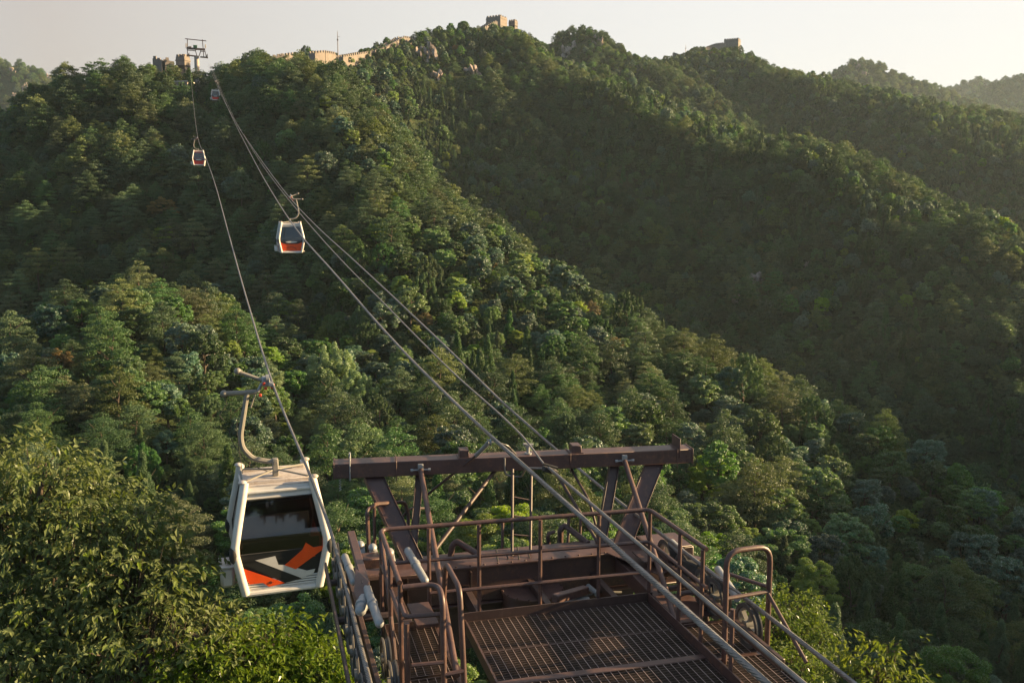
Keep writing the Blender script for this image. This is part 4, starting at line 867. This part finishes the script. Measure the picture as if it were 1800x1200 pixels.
        # small emblem on the orange corner
        m = MB(); m.lathe(fpt(0, -.33, .21, .036), (0, -1, .05), [(.018, 0), (.026, 0), (.026, .004), (.018, .004)], 16); m.tube([fpt(0, -.41, .21, .037), fpt(0, -.25, .21, .037)], .003, 5); B('emblem', m, 'black')
        m = MB(); m.tube([fpt(0, -.88, 1.62, -.05), fpt(0, -.78, 1.70, -.05), fpt(0, .84, 1.73, -.05)], .022, 8); B('inner_rail', m, 'galv')
    else:
        m = decal(0, [(-.97, .90), (-.97, .74), (-.5, .61), (.5, .61), (.97, .74), (.97, .90), (.6, .81), (-.6, .81)], .016, .006); B('dark_band', m, 'black')
        pts = [(.50 * math.cos(a), .745 + .06 * math.sin(a)) for a in [i * math.pi / 8 for i in range(16)]]
        m = decal(0, pts, .024, .006); B('name_plate', m, 'white')
        if livery == 'orange':
            m = MB(); m.tube([fpt(0, -.55, .36, .02), fpt(0, .05, .40, .02), fpt(0, .45, .32, .02)], .010, 5); m.tube([fpt(0, -.15, .40, .02), fpt(0, .25, .38, .02), fpt(0, .52, .20, .02)], .010, 5); B('emblem', m, 'black')
        m = MB(); m.tube([fpt(0, -.97, .09, 0), fpt(0, .97, .09, 0)], .045, 8); B('white_rib', m, 'white')
    for sx_ in (-1, 1):
        for sy_ in (-1, 1):
            m = MB(); m.ball((sx_ * .87, sy_ * .91, .84), .10, 14, 10, sc3=(.85, .85, 1.75)); B('bumper', m, 'rubber')
    # door leaves on the side away from the hanger, with their vertical joint
    m = MB(); dx = 1 if not mirror else 3
    m.tube([fpt(dx, 0, .15, .02), fpt(dx, 0, .8, .02), fpt(dx, 0, 1.0, .02), fpt(dx, 0, 1.78, .02)], .016, 6); B('door_joint', m, 'rubber')
    # benches
    for sy_ in (-1, 1):
        m = MB(); m.box((-.72, sy_ * .45, .42), (.72, sy_ * .80, .48), ch=.015); m.obox((0, sy_ * .80, .78), (.70, 0, 0), (0, .02, 0), (0, sy_ * .02, .22), ch=.01); m.box((-.70, sy_ * .62, .05), (-.66, sy_ * .68, .42)); m.box((.66, sy_ * .62, .05), (.70, sy_ * .68, .42)); B('bench', m, 'red' if livery == 'red' else 'seat')
    # carrier basket on the outer side
    m = MB(); bx = -.98
    m.obox((bx, -.35, .30), (.13, 0, 0), (0, .26, 0), (0, 0, .20), ch=.06); m.obox((bx, -.35, .505), (.15, 0, 0), (0, .28, 0), (0, 0, .014), ch=.012); m.tube([(bx + .1, -.3, .10), (-.74, -.3, .06)], .02, 6); B('ski_basket', m, 'white')
    m = MB(); m.ball((.84, -.55, .10), .055, 10, 6); m.tube([(.84, -.55, .10), (.72, -.55, .10)], .02, 6); B('door_roller', m, 'roofp')
    # hanger
    m = MB(); m.obox((0, 0, 2.20), (.055, 0, 0), (0, .07, 0), (0, 0, .17), ch=.012); m.lathe((0, -.10, 2.30), (0, 1, 0), [(0, 0), (.035, 0), (.035, .2), (0, .2)], 12)
    for a in ((-.58, -.46), (.58, -.46), (-.58, .46), (.58, .46)): m.beam((a[0], a[1], 2.09), (0, 0, 2.16), .035, .03, ch=.003)
    B('roof_bracket', m, 'hanger')
    m = MB(); arm = [(0, 0, 2.30), (-.16, 0, 2.33), (-.42, 0, 2.40), (-.60, 0, 2.62), (-.63, 0, 2.86), (-.55, 0, 3.30), (-.47, 0, 3.72)]
    m.tube([(sx * x, y, z) for x, y, z in arm], [.052, .056, .060, .060, .058, .054, .050], 8, fillet=.10); ar = B('hanger_arm', m, 'hanger')
    m = MB(); m.tube([(sx * -.88, 0, 3.70), (sx * -.30, 0, 3.70)], .048, 12); m.ball((sx * -.90, 0, 3.70), .07, 12, 8); m.tube([(sx * -.42, 0, 3.4), (sx * -.33, 0, 3.66)], .014, 6); B('damper', m, 'hanger', ar)
    m = MB(); m.tube([(sx * -.60, .1, 4.08), (sx * -.15, 0, 3.90)], .038, 12); m.ball((sx * -.63, .1, 4.10), .068, 12, 8); m.lathe((sx * -.56, .09, 4.065), (sx * -1, .1, .4), [(.04, 0), (.055, 0), (.055, .03), (.04, .03)], 12); B('grip_lever', m, 'hanger', ar)
    m = MB(); m.obox((sx * -.13, 0, 3.90), (.07, 0, 0), (0, .12, 0), (0, 0, .09), ch=.02); m.obox((sx * -.04, 0, 3.85), (.05, 0, -.02), (0, .2, 0), (.01, 0, .035), ch=.01); m.tube([(sx * -.28, 0, 3.70), (sx * -.2, 0, 3.86)], .03, 8); m.lathe((sx * -.10, -.10, 3.97), (1, 0, 0), [(.0, -.03), (.075, -.03), (.075, .03), (0, .03)], 14); gp = B('grip', m, 'galv')
    m = MB()
    for c in ((-.14, -.13, 3.78), (-.02, -.12, 3.80), (.02, .12, 3.80), (-.24, -.05, 3.64), (-.17, -.12, 3.87)): m.obox((sx * c[0], c[1], c[2]), (.026, 0, 0), (0, .03, 0), (0, 0, .026), ch=.008)
    B('grip_spring', m, 'redbit', gp)
    if livery == 'stripes':
        m = MB(); m.tube([(-.90, 0, 3.65), (-.86, -.04, 3.50), (-1.0, -.05, 3.30), (-.93, -.05, 3.2)], .008, 5); m.tube([(-.72, .05, 3.15), (-.85, 0, 2.95), (-.72, 0, 2.62), (-.5, 0, 2.3), (-.1, -.1, 2.12)], .008, 5, fillet=.08); m.tube([(-.55, 0, 3.5), (-.70, -.04, 3.1), (-.66, -.04, 2.55), (-.62, -.1, 2.15)], .007, 5, fillet=.08); B('wiring', m, 'rubber', ar)
    return T_
def rope_pt(ctrl, ly):
    a = np.array(ctrl, float); z = pchip(a[:, 0][:, None], a[:, 2][:, None], np.array([float(ly)]))[0]; return to_world((float(np.interp(ly, a[:, 0], a[:, 1])), ly, float(z)))
YAW = AZ + R_(4.4)
def hang(name, ctrl, ly, livery, mirror, label, dyaw=0.0, sc_=1.0):
    p = rope_pt(ctrl, ly); c = cabin(name, p - Vector((0, 0, 3.86 * sc_)), YAW + dyaw, livery, mirror, label); c.scale = (sc_,) * 3; return c
hang('gondola_cabin', ROPE_L, 17.9, 'stripes', False, 'large near cabin with orange, black and white angular stripes, just left of the platform')
hang('gondola_cabin', ROPE_R, 66.0, 'orange', True, 'white framed cabin with plain orange lower panel and dark band, halfway down the right rope', -.02)
hang('gondola_cabin', ROPE_L, 140.0, 'red', False, 'small red cabin with white window frame on the upper left rope', -.05)
hang('gondola_cabin', ROPE_R, 200.0, 'dark', True, 'smallest cabin, white with dark red base, high up near the distant tower', -.05)

# ------------------------------------------------------------------ distant tower
def far_tower():
    c = to_world((-13.25, 219, 0)); k = c.y / (1600 * 8.575) * 1.0
    gz = float(ground_z([c.x], [c.y])[0]); B0 = Vector((c.x, c.y, gz - 1)); T2 = empty('distant_cableway_tower', B0, AZ + R_(4), 'distant cableway tower with square steel frame standing against the sky on the hilltop', 'cableway tower')
    def q(cx, cy, y=0.0): # crop pixels to the tower frame
        p = at_y(300 + cx / 8.575, 40 + cy / 8.575, c.y); return Vector(((p.x - c.x) / math.cos(AZ + R_(4)) , y, p.z - B0.z))
    def B(nm, mb, mt='brown_dark', par=T2): return mb.build(nm, M[mt], par)
    a = q(390, 515); m = MB(); m.lathe((a.x, 0, 0), (0, 0, 1), [(.65, 0), (.52, a.z - .2), (.52, a.z)], 12); B('column', m, 'concrete')
    m = MB(); m.beam(q(268, 500), q(425, 512), .3, .28); m.beam(q(440, 515), q(545, 520), .3, .28); B('lower_arm', m)
    m = MB(); m.beam(q(255, 396), q(505, 400), .4, .40); B('crossarm', m)
    for x in (266, 468):
        m = MB(); m.beam(q(x, 250), q(x + (2 if x < 300 else 20), 505), .16, .16); B('frame_post', m)
    m = MB(); m.beam(q(235, 255), q(520, 268), .18, .16); B('gantry_beam', m)
    for (x0, y0, x1, y1) in ((370, 400, 395, 505), (340, 425, 380, 430), (450, 410, 425, 505), (500, 400, 520, 505), (440, 430, 500, 430), (270, 425, 340, 425)):
        m = MB(); m.beam(q(x0, y0), q(x1, y1), .14, .16); B('diagonal', m)
    m = MB(); p = q(372, 368); m.box((p.x - .42, -.3, p.z - .35), (p.x + .42, .3, p.z + .35), ch=.03); B('green_cabinet', m, 'green')
    m = MB(); p = q(300, 382); m.box((p.x - .35, -.3, p.z - .15), (p.x + .35, .3, p.z + .2), ch=.03); B('drive_box', m)
    for x in (290, 535):
        for dy in (-1.4, -.7, 0, .7, 1.4):
            p = q(x, 498); m = MB(); m.lathe((p.x, dy, p.z), (1, 0, 0), [(.05, -.05), (.3, -.05), (.3, .05), (.05, .05)], 12, closed=True); B('sheave', m, 'rubber')
        m = MB(); m.beam((p.x - .1, -1.7, p.z), (p.x - .1, 1.7, p.z), .1, .22); m.tube([q(x - 30 if x < 400 else x - 25, 330, -.6), q(x - 32 if x < 400 else x - 20, 385, -.6)], .06, 6); B('wheel_train', m)
    for x in (245, 505):
        m = MB(); m.tube([q(x, 385, -1.0), q(x, 335, -1.0), q(x, 335, 1.0), q(x, 385, 1.0)], .05, 6); B('guard_rail', m)
far_tower()

# ------------------------------------------------------------------ old wall on the ridge
def wall_run(pts, h, th, label, group='stretches of old brick wall along the ridge', merlons=True):
    W = [at_y(*p) for p in pts]; base = W[0].copy(); base.z -= h + 3; T3 = empty('wall_stretch', base, 0, label, 'old wall', group)
    m = MB(base); b = MB(base)
    for i in range(len(W) - 1):
        a, c = W[i], W[i + 1]; d = Vector((c.x - a.x, c.y - a.y, 0)); n_ = Vector((-d.y, d.x, 0)).normalized() * th / 2; L_ = Vector((0, 0, h + 5)); e_ = (c - a) * .004
        m.add([a - n_, c + e_ - n_, c + e_ + n_, a + n_, a - n_ - L_, c + e_ - n_ - L_, c + e_ + n_ - L_, a + n_ - L_], [(0, 1, 2, 3), (4, 7, 6, 5), (0, 4, 5, 1), (2, 6, 7, 3), (0, 3, 7, 4), (1, 5, 6, 2)])
        if merlons:
            L2 = (c - a).length; k = 0.0
            while k < L2 - .8:
                p = a + (c - a) * (k / L2); 
                for s_ in (-1, 1):
                    q = p + n_ * s_ * .88 + (c - a).normalized() * .5 + Vector((0, 0, .35)); b.obox(q - Vector((0, 0, .15)), d.normalized() * .32, n_.normalized() * .2, Vector((0, 0, .38)))
                k += 1.25
    m.build('wall_body', M['stone'], T3)
    if merlons: b.build('battlement', M['stone'], T3)
def watchtower(u, v0, v1, wpx, Y, rz, label, extra=True, dep=.8):
    a = at_y(u, v0, Y); b = at_y(u, v1, Y); wd = wpx * Y / 1600; h = a.z - b.z; T3 = empty('watchtower', (b.x, Y, b.z - 5), rz, label, 'watchtower'); hw = wd / 2; H = h + 5; dd = hw * dep
    m = MB(); v = [(-hw * 1.05, -dd * 1.05, 0), (hw * 1.05, -dd * 1.05, 0), (hw * 1.05, dd * 1.05, 0), (-hw * 1.05, dd * 1.05, 0), (-hw, -dd, H), (hw, -dd, H), (hw, dd, H), (-hw, dd, H)]
    m.add(v, [(0, 3, 2, 1), (4, 5, 6, 7), (0, 1, 5, 4), (1, 2, 6, 5), (2, 3, 7, 6), (3, 0, 4, 7)]); m.box((-hw - .12, -dd - .12, H - .9), (hw + .12, dd + .12, H - .65)); m.build('wall_body', M['stone'], T3)
    n_ = max(3, int(wd / 1.3))
    for i in range(n_):
        x = -hw + (i + .5) * wd / n_
        for y in (-dd + .2, dd - .2):
            m = MB(); m.box((x - wd / n_ * .3, y - .2, H - .02), (x + wd / n_ * .3, y + .2, H + .5)); m.build('merlon', M['stone'], T3)
    for i in range(max(2, n_ - 2)):
        y = -dd + (i + .5) * 2 * dd / max(2, n_ - 2)
        for x in (-hw + .2, hw - .2):
            m = MB(); m.box((x - .2, y - .3, H - .02), (x + .2, y + .3, H + .5)); m.build('merlon', M['stone'], T3)
    for i in range(3):
        x = -hw + (i + .5) * wd / 3; m = MB(); m.box((x - .4, -dd - .02, H - 3.4), (x + .4, -dd + .3, H - 1.9)); m.build('window_opening', M['darkop'], T3)
        y = -dd + (i + .5) * 2 * dd / 3; m = MB(); m.box((hw - .3, y - .35, H - 3.4), (hw + .02, y + .35, H - 1.9)); m.build('window_opening', M['darkop'], T3)
    return T3
watchtower(873, 32, 52, 28, 388, R_(-30), 'square brick watchtower with battlements on the highest summit')
watchtower(902, 38, 54, 12, 392, R_(-30), 'small ruined brick annex with shrubs beside the summit watchtower')
wall_run([(834, 57, 374), (850, 49, 378), (862, 42, 382), (870, 39, 384)], 3.5, 3.0, 'short steep stretch of brick wall climbing to the summit watchtower')
wall_run([(476, 102, 262), (496, 99, 264), (515, 96, 268)], 1.2, 2.5, 'level stretch of brick wall beyond the right of the distant tower')
wall_run([(548, 94, 276), (566, 93, 280), (584, 96, 286)], 1.4, 2.5, 'sunlit ruined stretch of wall behind low trees, left of the thin mast')
wall_run([(596, 101, 292), (622, 97, 300), (652, 92, 312), (668, 87, 320), (690, 75, 332), (704, 67, 338), (726, 70, 345)], 1.2, 3.0, 'long curving stretch of brick wall rising to the right of the thin mast')
watchtower(1287, 71, 86, 24, 525, R_(-25), 'square brick watchtower on the right hand ridge top')
wall_run([(1222, 92, 515), (1240, 85, 518), (1256, 79, 520), (1274, 77, 522)], 1.5, 3.5, 'crenellated wall climbing to the watchtower on the right hand ridge')
wall_run([(1183, 93, 500), (1192, 96, 500), (1201, 101, 502)], 3.0, 3.0, 'low ruined wall remnant in the saddle left of the right hand watchtower', merlons=False)
wall_run([(1050, 66, 466), (1066, 73, 464), (1082, 83, 462), (1098, 93, 460)], .4, 1.0, 'crumbling sunlit wall remnant down the right side of the rounded summit', merlons=False)
wall_run([(272, 105, 209), (288, 107, 209), (304, 110, 210)], 2.6, 2.6, 'pale wall with battlements at the left of the distant tower')
watchtower(322, 101, 114, 18, 213, R_(-20), 'grey brick blockhouse just left of the distant tower')
def hut(u, v, Y, wpx, hpx, label, rz=-.2):
    p = at_y(u, v, Y); wd = wpx * Y / 1600; h = hpx * Y / 1600; T3 = empty('hut', p - Vector((0, 0, h + 2)), rz, label, 'hut')
    m = MB(); m.box((-wd / 2, -wd * .3, 0), (wd / 2, wd * .3, h + 2)); m.build('wall_body', M['concrete'], T3)
    m = MB(); m.box((-wd / 2 - .3, -wd * .3 - .3, h + 2), (wd / 2 + .3, wd * .3 + .3, h + 2.22), ch=.03); m.build('roof', M['roofp'], T3)
    for x in (-.25, .05, .3): m = MB(); m.box((x * wd - .3, -wd * .3 - .02, h + .7), (x * wd + .3, -wd * .3 + .05, h + 1.7)); m.build('window_opening', M['darkop'], T3)
hut(320, 146, 196, 30, 9, 'small flat roofed hut among trees below the distant tower'); hut(352, 626, 100, 34, 8, 'low flat roofed hut half hidden in pines on the sunlit knoll', -.15)
def mast(u, v0, v1, Y, label):
    a, b = at_y(u, v0, Y), at_y(u, v1, Y); T3 = empty('mast', b, 0, label, 'mast'); H = a.z - b.z
    m = MB(); m.tube([(0, 0, -2), (0, 0, H * .6), (0, 0, H)], [.16, .12, .06], 6); m.build('pole', M['brown_dark'], T3); m = MB(); m.tube([(-.1, 0, H * .75), (.75, 0, H * .72)], .05, 5); m.box((-.2, -.15, H * .55), (.2, .15, H * .62)); m.build('antenna', M['brown_dark'], T3)
mast(594, 55, 92, 290, 'thin tall radio mast standing on the wall against the sky'); mast(1205, 79, 96, 505, 'tiny pole on the saddle of the right hand ridge')
# ------------------------------------------------------------------ trees close by, with leaves of their own
def leaf_tpl(L, W):
    return np.array([(0, 0, 0), (-W * .5, L * .42, .10 * W), (0, L, -.12 * L), (W * .5, L * .42, .10 * W), (0, L * .5, -.12 * W)]), np.array([(0, 4, 1), (1, 4, 2), (0, 3, 4), (3, 2, 4)])
def leafy_tree(name, base, blobs, ncl, per, L, W, mk, label, seed, trunk_r=.14, nind=0, droop=.55):
    g = np.random.default_rng(seed); B0 = Vector(base); T4 = empty(name, B0, 0, label, 'tree'); C = []; D = []; wts = np.array([b[3] ** 2 for b in blobs]); bi = g.choice(len(blobs), ncl, p=wts / wts.sum())
    cen = [at_y(b[0], b[1], b[2]) for b in blobs]
    for k in bi:
        d = g.normal(size=3); d[2] = d[2] * .8 + .25; d /= np.linalg.norm(d); r = blobs[k][3]
        lump = 1 + .30 * math.sin(d[0] * 7 + k * 2 + d[2] * 4) * math.cos(d[1] * 6 + d[2] * 5 + k)
        f = (.5 + .5 * g.random() ** .45) * lump; C.append(np.array(cen[k]) + d * r * f * np.array([1, .8, .82])); D.append(d)
    C = np.array(C); D = np.array(D); tpl, tf = leaf_tpl(L, W); n_ = ncl * per
    ci = np.repeat(np.arange(ncl), per); tw = D[ci] * np.array([1, 1, .25]) + g.normal(size=(ncl, 3))[ci] * .55; tw[:, 2] = tw[:, 2] * .6 + .12; tw /= np.linalg.norm(tw, axis=1)[:, None]
    q = g.random(n_)[:, None]; pos = C[ci] + tw * (q * L * 4.2) + g.normal(size=(n_, 3)) * L * .25
    y = tw * .75 + g.normal(size=(n_, 3)) * .55; y[:, 2] -= droop; y /= np.linalg.norm(y, axis=1)[:, None]
    zz = g.normal(size=(n_, 3)) * .45 + np.array([0, 0, 1.0]); zz -= y * (zz * y).sum(1)[:, None]; zz /= np.linalg.norm(zz, axis=1)[:, None]; x = np.cross(y, zz); s_ = (.65 + .6 * g.random(n_))[:, None, None]
    Vt = pos[:, None, :] + (x[:, None, :] * tpl[None, :, 0:1] + y[:, None, :] * tpl[None, :, 1:2] + zz[:, None, :] * tpl[None, :, 2:3]) * s_
    Vt = Vt - np.array(B0); sel = np.zeros(n_, bool)
    if nind:
        # the leaves that show largest become leaves of their own
        dist = np.linalg.norm(pos, axis=1) / (s_[:, 0, 0] * np.abs((y * np.array([0, 1, 0])).sum(1) * -.5 + 1)); pu, pv = project(pos[:, 0], pos[:, 1], pos[:, 2]); dist[(pu < 5) | (pu > 1795) | (pv > 1195) | (pv < 0)] = 1e9
        sel[np.argsort(dist)[:nind]] = True
    keep_ = ~sel; F = (np.arange(keep_.sum())[:, None, None] * 5 + tf[None]).reshape(-1, 3)
    o = link('foliage', np_mesh('foliage', Vt[keep_].reshape(-1, 3), F, M[mk]), T4); tag(o, kind='stuff')
    if nind:
        lm = np_mesh('leaf', tpl, tf, M[mk])
        for i in np.where(sel)[0]:
            lo = link('leaf', lm, T4); mt = Matrix((x[i], y[i], zz[i])).transposed().to_4x4(); lo.matrix_local = Matrix.Translation(Vector(pos[i]) - B0) @ mt @ Matrix.Scale(float(s_[i, 0, 0]), 4)
    m = MB(B0); 
    for k, c in enumerate(cen):
        root = B0.lerp(Vector((c.x, c.y, c.z)), .35) if k else B0; mid = root.lerp(c, .55) + Vector((g.normal() * .2, g.normal() * .2, 0)); m.tube([root, mid, c, c + Vector((g.normal() * .3, 0, blobs[k][3] * .55))], [trunk_r if not k else trunk_r * .6, trunk_r * .55, trunk_r * .35, .012], 7)
        js = np.where(bi == k)[0][:: max(1, len(np.where(bi == k)[0]) // 42)]
        for j in js:
            st = root.lerp(c, .5 + .5 * g.random()); e_ = Vector(C[j]); md = st.lerp(e_, .55) + Vector((0, 0, .18)); m.tube([st, md, e_], [.028, .016, .006], 5, cap=False)
    m.build('branches', M['bark'], T4); return T4
def gb3(u, v, Y, zoff=0):
    p = at_y(u, v, Y); return (p.x, Y, float(ground_z([p.x], [Y])[0]) - .3)
leafy_tree('chestnut_tree', gb3(20, 1100, 17.5), [(30, 985, 17.0, 2.25), (-90, 900, 17.5, 1.6), (70, 870, 17.0, 1.15), (175, 950, 16.5, 1.2), (250, 1010, 16.2, 1.05), (110, 1130, 16.0, 1.7), (265, 1140, 15.6, 1.35), (345, 1120, 15.4, .70), (10, 1200, 15.5, 1.6)],
           2200, 13, .150, .074, 'near', 'large chestnut with drooping leaf tips filling the lower left corner', 5, .16, 300)
leafy_tree('chestnut_tree', gb3(470, 1250, 15.5), [(430, 1190, 15.2, .85), (530, 1195, 15.4, .75), (365, 1215, 15, .8), (480, 1140, 15.8, .5), (590, 1225, 15.2, .6)], 1000, 10, .13, .064, 'near', 'smaller leafy tree rising below the striped cabin at the bottom edge', 6, .10)
leafy_tree('sapling', gb3(1535, 1200, 17), [(1530, 1185, 16.5, .36), (1572, 1205, 16.5, .3), (1568, 1135, 16.8, .12)], 110, 8, .16, .085, 'nearb', 'bright green large leaved sapling at the bottom edge right of the platform', 8, .05)
leafy_tree('shrub_tree', gb3(1370, 1120, 21), [(1345, 1105, 21, .62), (1392, 1082, 22, .62), (1420, 1125, 21, .5), (1340, 1190, 19, .6), (1400, 1180, 19, .5)], 1100, 9, .095, .055, 'near', 'sunlit bushy tree showing behind the tall hoop right of the platform', 9, .08)
# particular trees of the middle distance: (u, v of the crown top, distance, variant, scale, stretch)
def special(name, u, v, Y, lodsp, s, label, sz=1.0, h=6.5, mk=None, cat='tree'):
    rr = ray(u, v); ys = np.arange(22 if Y < 60 else 70, 420, 1.0); xs = rr.x / rr.y * ys; zs = rr.z / rr.y * ys; gz = ground_z(xs, ys)
    hit = np.where(gz + h * s * sz * (ys / Y if Y < 60 else 1.0) >= zs)[0]
    if len(hit):      # stand it on the slope where its top meets the sight line
        Y2 = float(ys[hit[0]]); s = s * (Y2 / Y if Y < 60 else float(np.clip(Y2 / Y, .8, 1.25))); Y = Y2
    p = at_y(u, v, Y); g0 = float(ground_z([p.x], [Y])[0]); z = min(g0 + 1.2, max(p.z - h * s * sz, g0 - 3)); t_ = plant(name, VIDX[lodsp], (p.x, Y, z), rnd.uniform(0, 6), s, label, cat, None, sz)
    if z > g0 - .5:
        m = MB(); m.tube([(0, 0, (g0 - z - 1) / s), (.12, .05, (g0 - z) * .5 / s), (0, 0, .2)], [.22, .19, .16], 7); m.build('stem', M['bark'], t_)
    if mk:
        me = VAR[VIDX[lodsp]]['mesh'].copy(); me.materials[0] = M[mk]; t_.children[0].data = me
    return t_
special('juniper_tree', 580, 612, 84, (0, 9), 1.05, 'tall pale tufted tree lit by the sun, left of the middle cables', 1.0, 6.9, 'pale')
special('juniper_tree', 625, 655, 82, (0, 9), .85, 'right hand lower crown of the pale tufted pair', .9, 6.9, 'pale')
special('juniper_tree', 640, 752, 62, (0, 9), .72, 'pale tufted tree directly above the left end of the gantry beam', .8, 6.9, 'pale')
special('juniper_tree', 690, 765, 62, (0, 9), .6, 'second pale tufted tree above the gantry beam, right of the first', .8, 6.9, 'pale')
special('juniper_tree', 600, 770, 58, (0, 9), .6, 'pale tufted tree right of the cabin roof', .8, 6.9, 'pale')
special('broadleaf_tree', 465, 640, 88, (0, 4), .8, 'pale leafy tree behind the cabin hanger', .9, 5.8, 'pale')
special('broadleaf_tree', 290, 392, 128, (1, 6), .75, 'brightest yellow green tree left of the left rope', .85, 5.8)
special('broadleaf_tree', 660, 388, 150, (1, 6), .95, 'yellow green tree right of the orange cabin', .85, 5.8)
special('broadleaf_tree', 800, 480, 128, (1, 6), 1.0, 'light green domed tree between the cables and the spur crest', .9, 5.8)
special('broadleaf_tree', 1045, 465, 176, (1, 6), 1.25, 'large bright green domed tree just behind the spur crest', .85, 5.8)
special('broadleaf_tree', 730, 728, 66, (0, 6), .55, 'small yellow leaved tree above the gantry beam', .8, 5.8)
special('broadleaf_tree', 1415, 708, 112, (1, 4), .34, 'small pink blossoming tree on the spur crest', .8, 5.8, 'pink')
special('broadleaf_tree', 1080, 590, 138, (1, 4), .7, 'pinkish pale shrub on the face of the sunlit spur', .8, 5.8, 'tan')
special('broadleaf_tree', 1235, 820, 68, (0, 6), .72, 'fresh green tree right of the gantry end', .85, 5.8)
special('broadleaf_tree', 285, 345, 135, (1, 8), .8, 'tan leaved tree in the upper left of the wooded slope', .8, 5.8)
special('broadleaf_tree', 122, 545, 112, (1, 8), .5, 'rusty brown small tree at the left of the knoll', 1.0, 5.8)
for i, (u, v, s_, k) in enumerate(((465, 515, .62, 1.0), (485, 530, .55, 1.0), (505, 550, .5, 1.0), (560, 560, .6, .8))):
    special('cypress_tree', u, v, 108, (1, 7), s_, ['tallest of the pointed cypresses left of the middle cables', 'second pointed cypress beside the tallest one', 'third and smallest cypress of the pointed row', 'broad cypress to the right of the pointed row'][i], 1.1, 7.0)
# sunlit growth seen through the tower head
LST = [(650, 850, 40, 4, .75), (700, 905, 36, 6, .6), (770, 868, 40, 7, .6), (800, 850, 42, 3, .75), (850, 838, 44, 7, .75), (840, 905, 34, 6, .62), (900, 880, 40, 6, .7), (880, 940, 31, 6, .55), (950, 900, 37, 4, .7), (985, 865, 45, 5, .7), (1010, 950, 32, 6, .55),
       (1045, 900, 40, 3, .65), (1150, 930, 36, 4, .6), (1190, 985, 31, 6, .5), (1240, 955, 37, 4, .6), (1215, 1020, 27, 6, .45), (1290, 985, 34, 3, .6), (720, 985, 28, 3, .5), (640, 930, 33, 3, .6), (590, 900, 38, 0, .7), (1075, 1010, 27, 6, .45), (960, 1005, 27, 4, .45), (870, 1040, 24, 3, .45), (690, 1060, 24, 3, .45), (1140, 1060, 24, 6, .4), (800, 1010, 27, 4, .45)]
for i, (u, v, Y, k, s_) in enumerate(LST):
    nm = 'cypress_tree' if k == 7 else ('pine_tree' if k == 0 else 'broadleaf_tree')
    t_ = special(nm, u, v, Y, (0, k), s_, 'leafy treetop seen through the steelwork under the gantry beam' if k not in (7, 0) else ('pointed dark cypress seen under the gantry beam' if k == 7 else 'pine top between the near cabin and the gantry'), .9, 5.8)
    t_['group'] = 'treetops below the platform'
# ------------------------------------------------------------------ haze
hz = MB(); hz.box((-4500, -900, -160), (4500, 5000, 200))
hm, t = mat('haze_air'); o_ = t.nodes.new('ShaderNodeOutputMaterial'); pv = t.nodes.new('ShaderNodeVolumePrincipled')
pv.inputs['Color'].default_value = (.66, .84, 1.0, 1); pv.inputs['Density'].default_value = HAZE; pv.inputs['Anisotropy'].default_value = .2
t.links.new(pv.outputs[0], o_.inputs['Volume']); hz.build('haze', hm, kind='stuff')
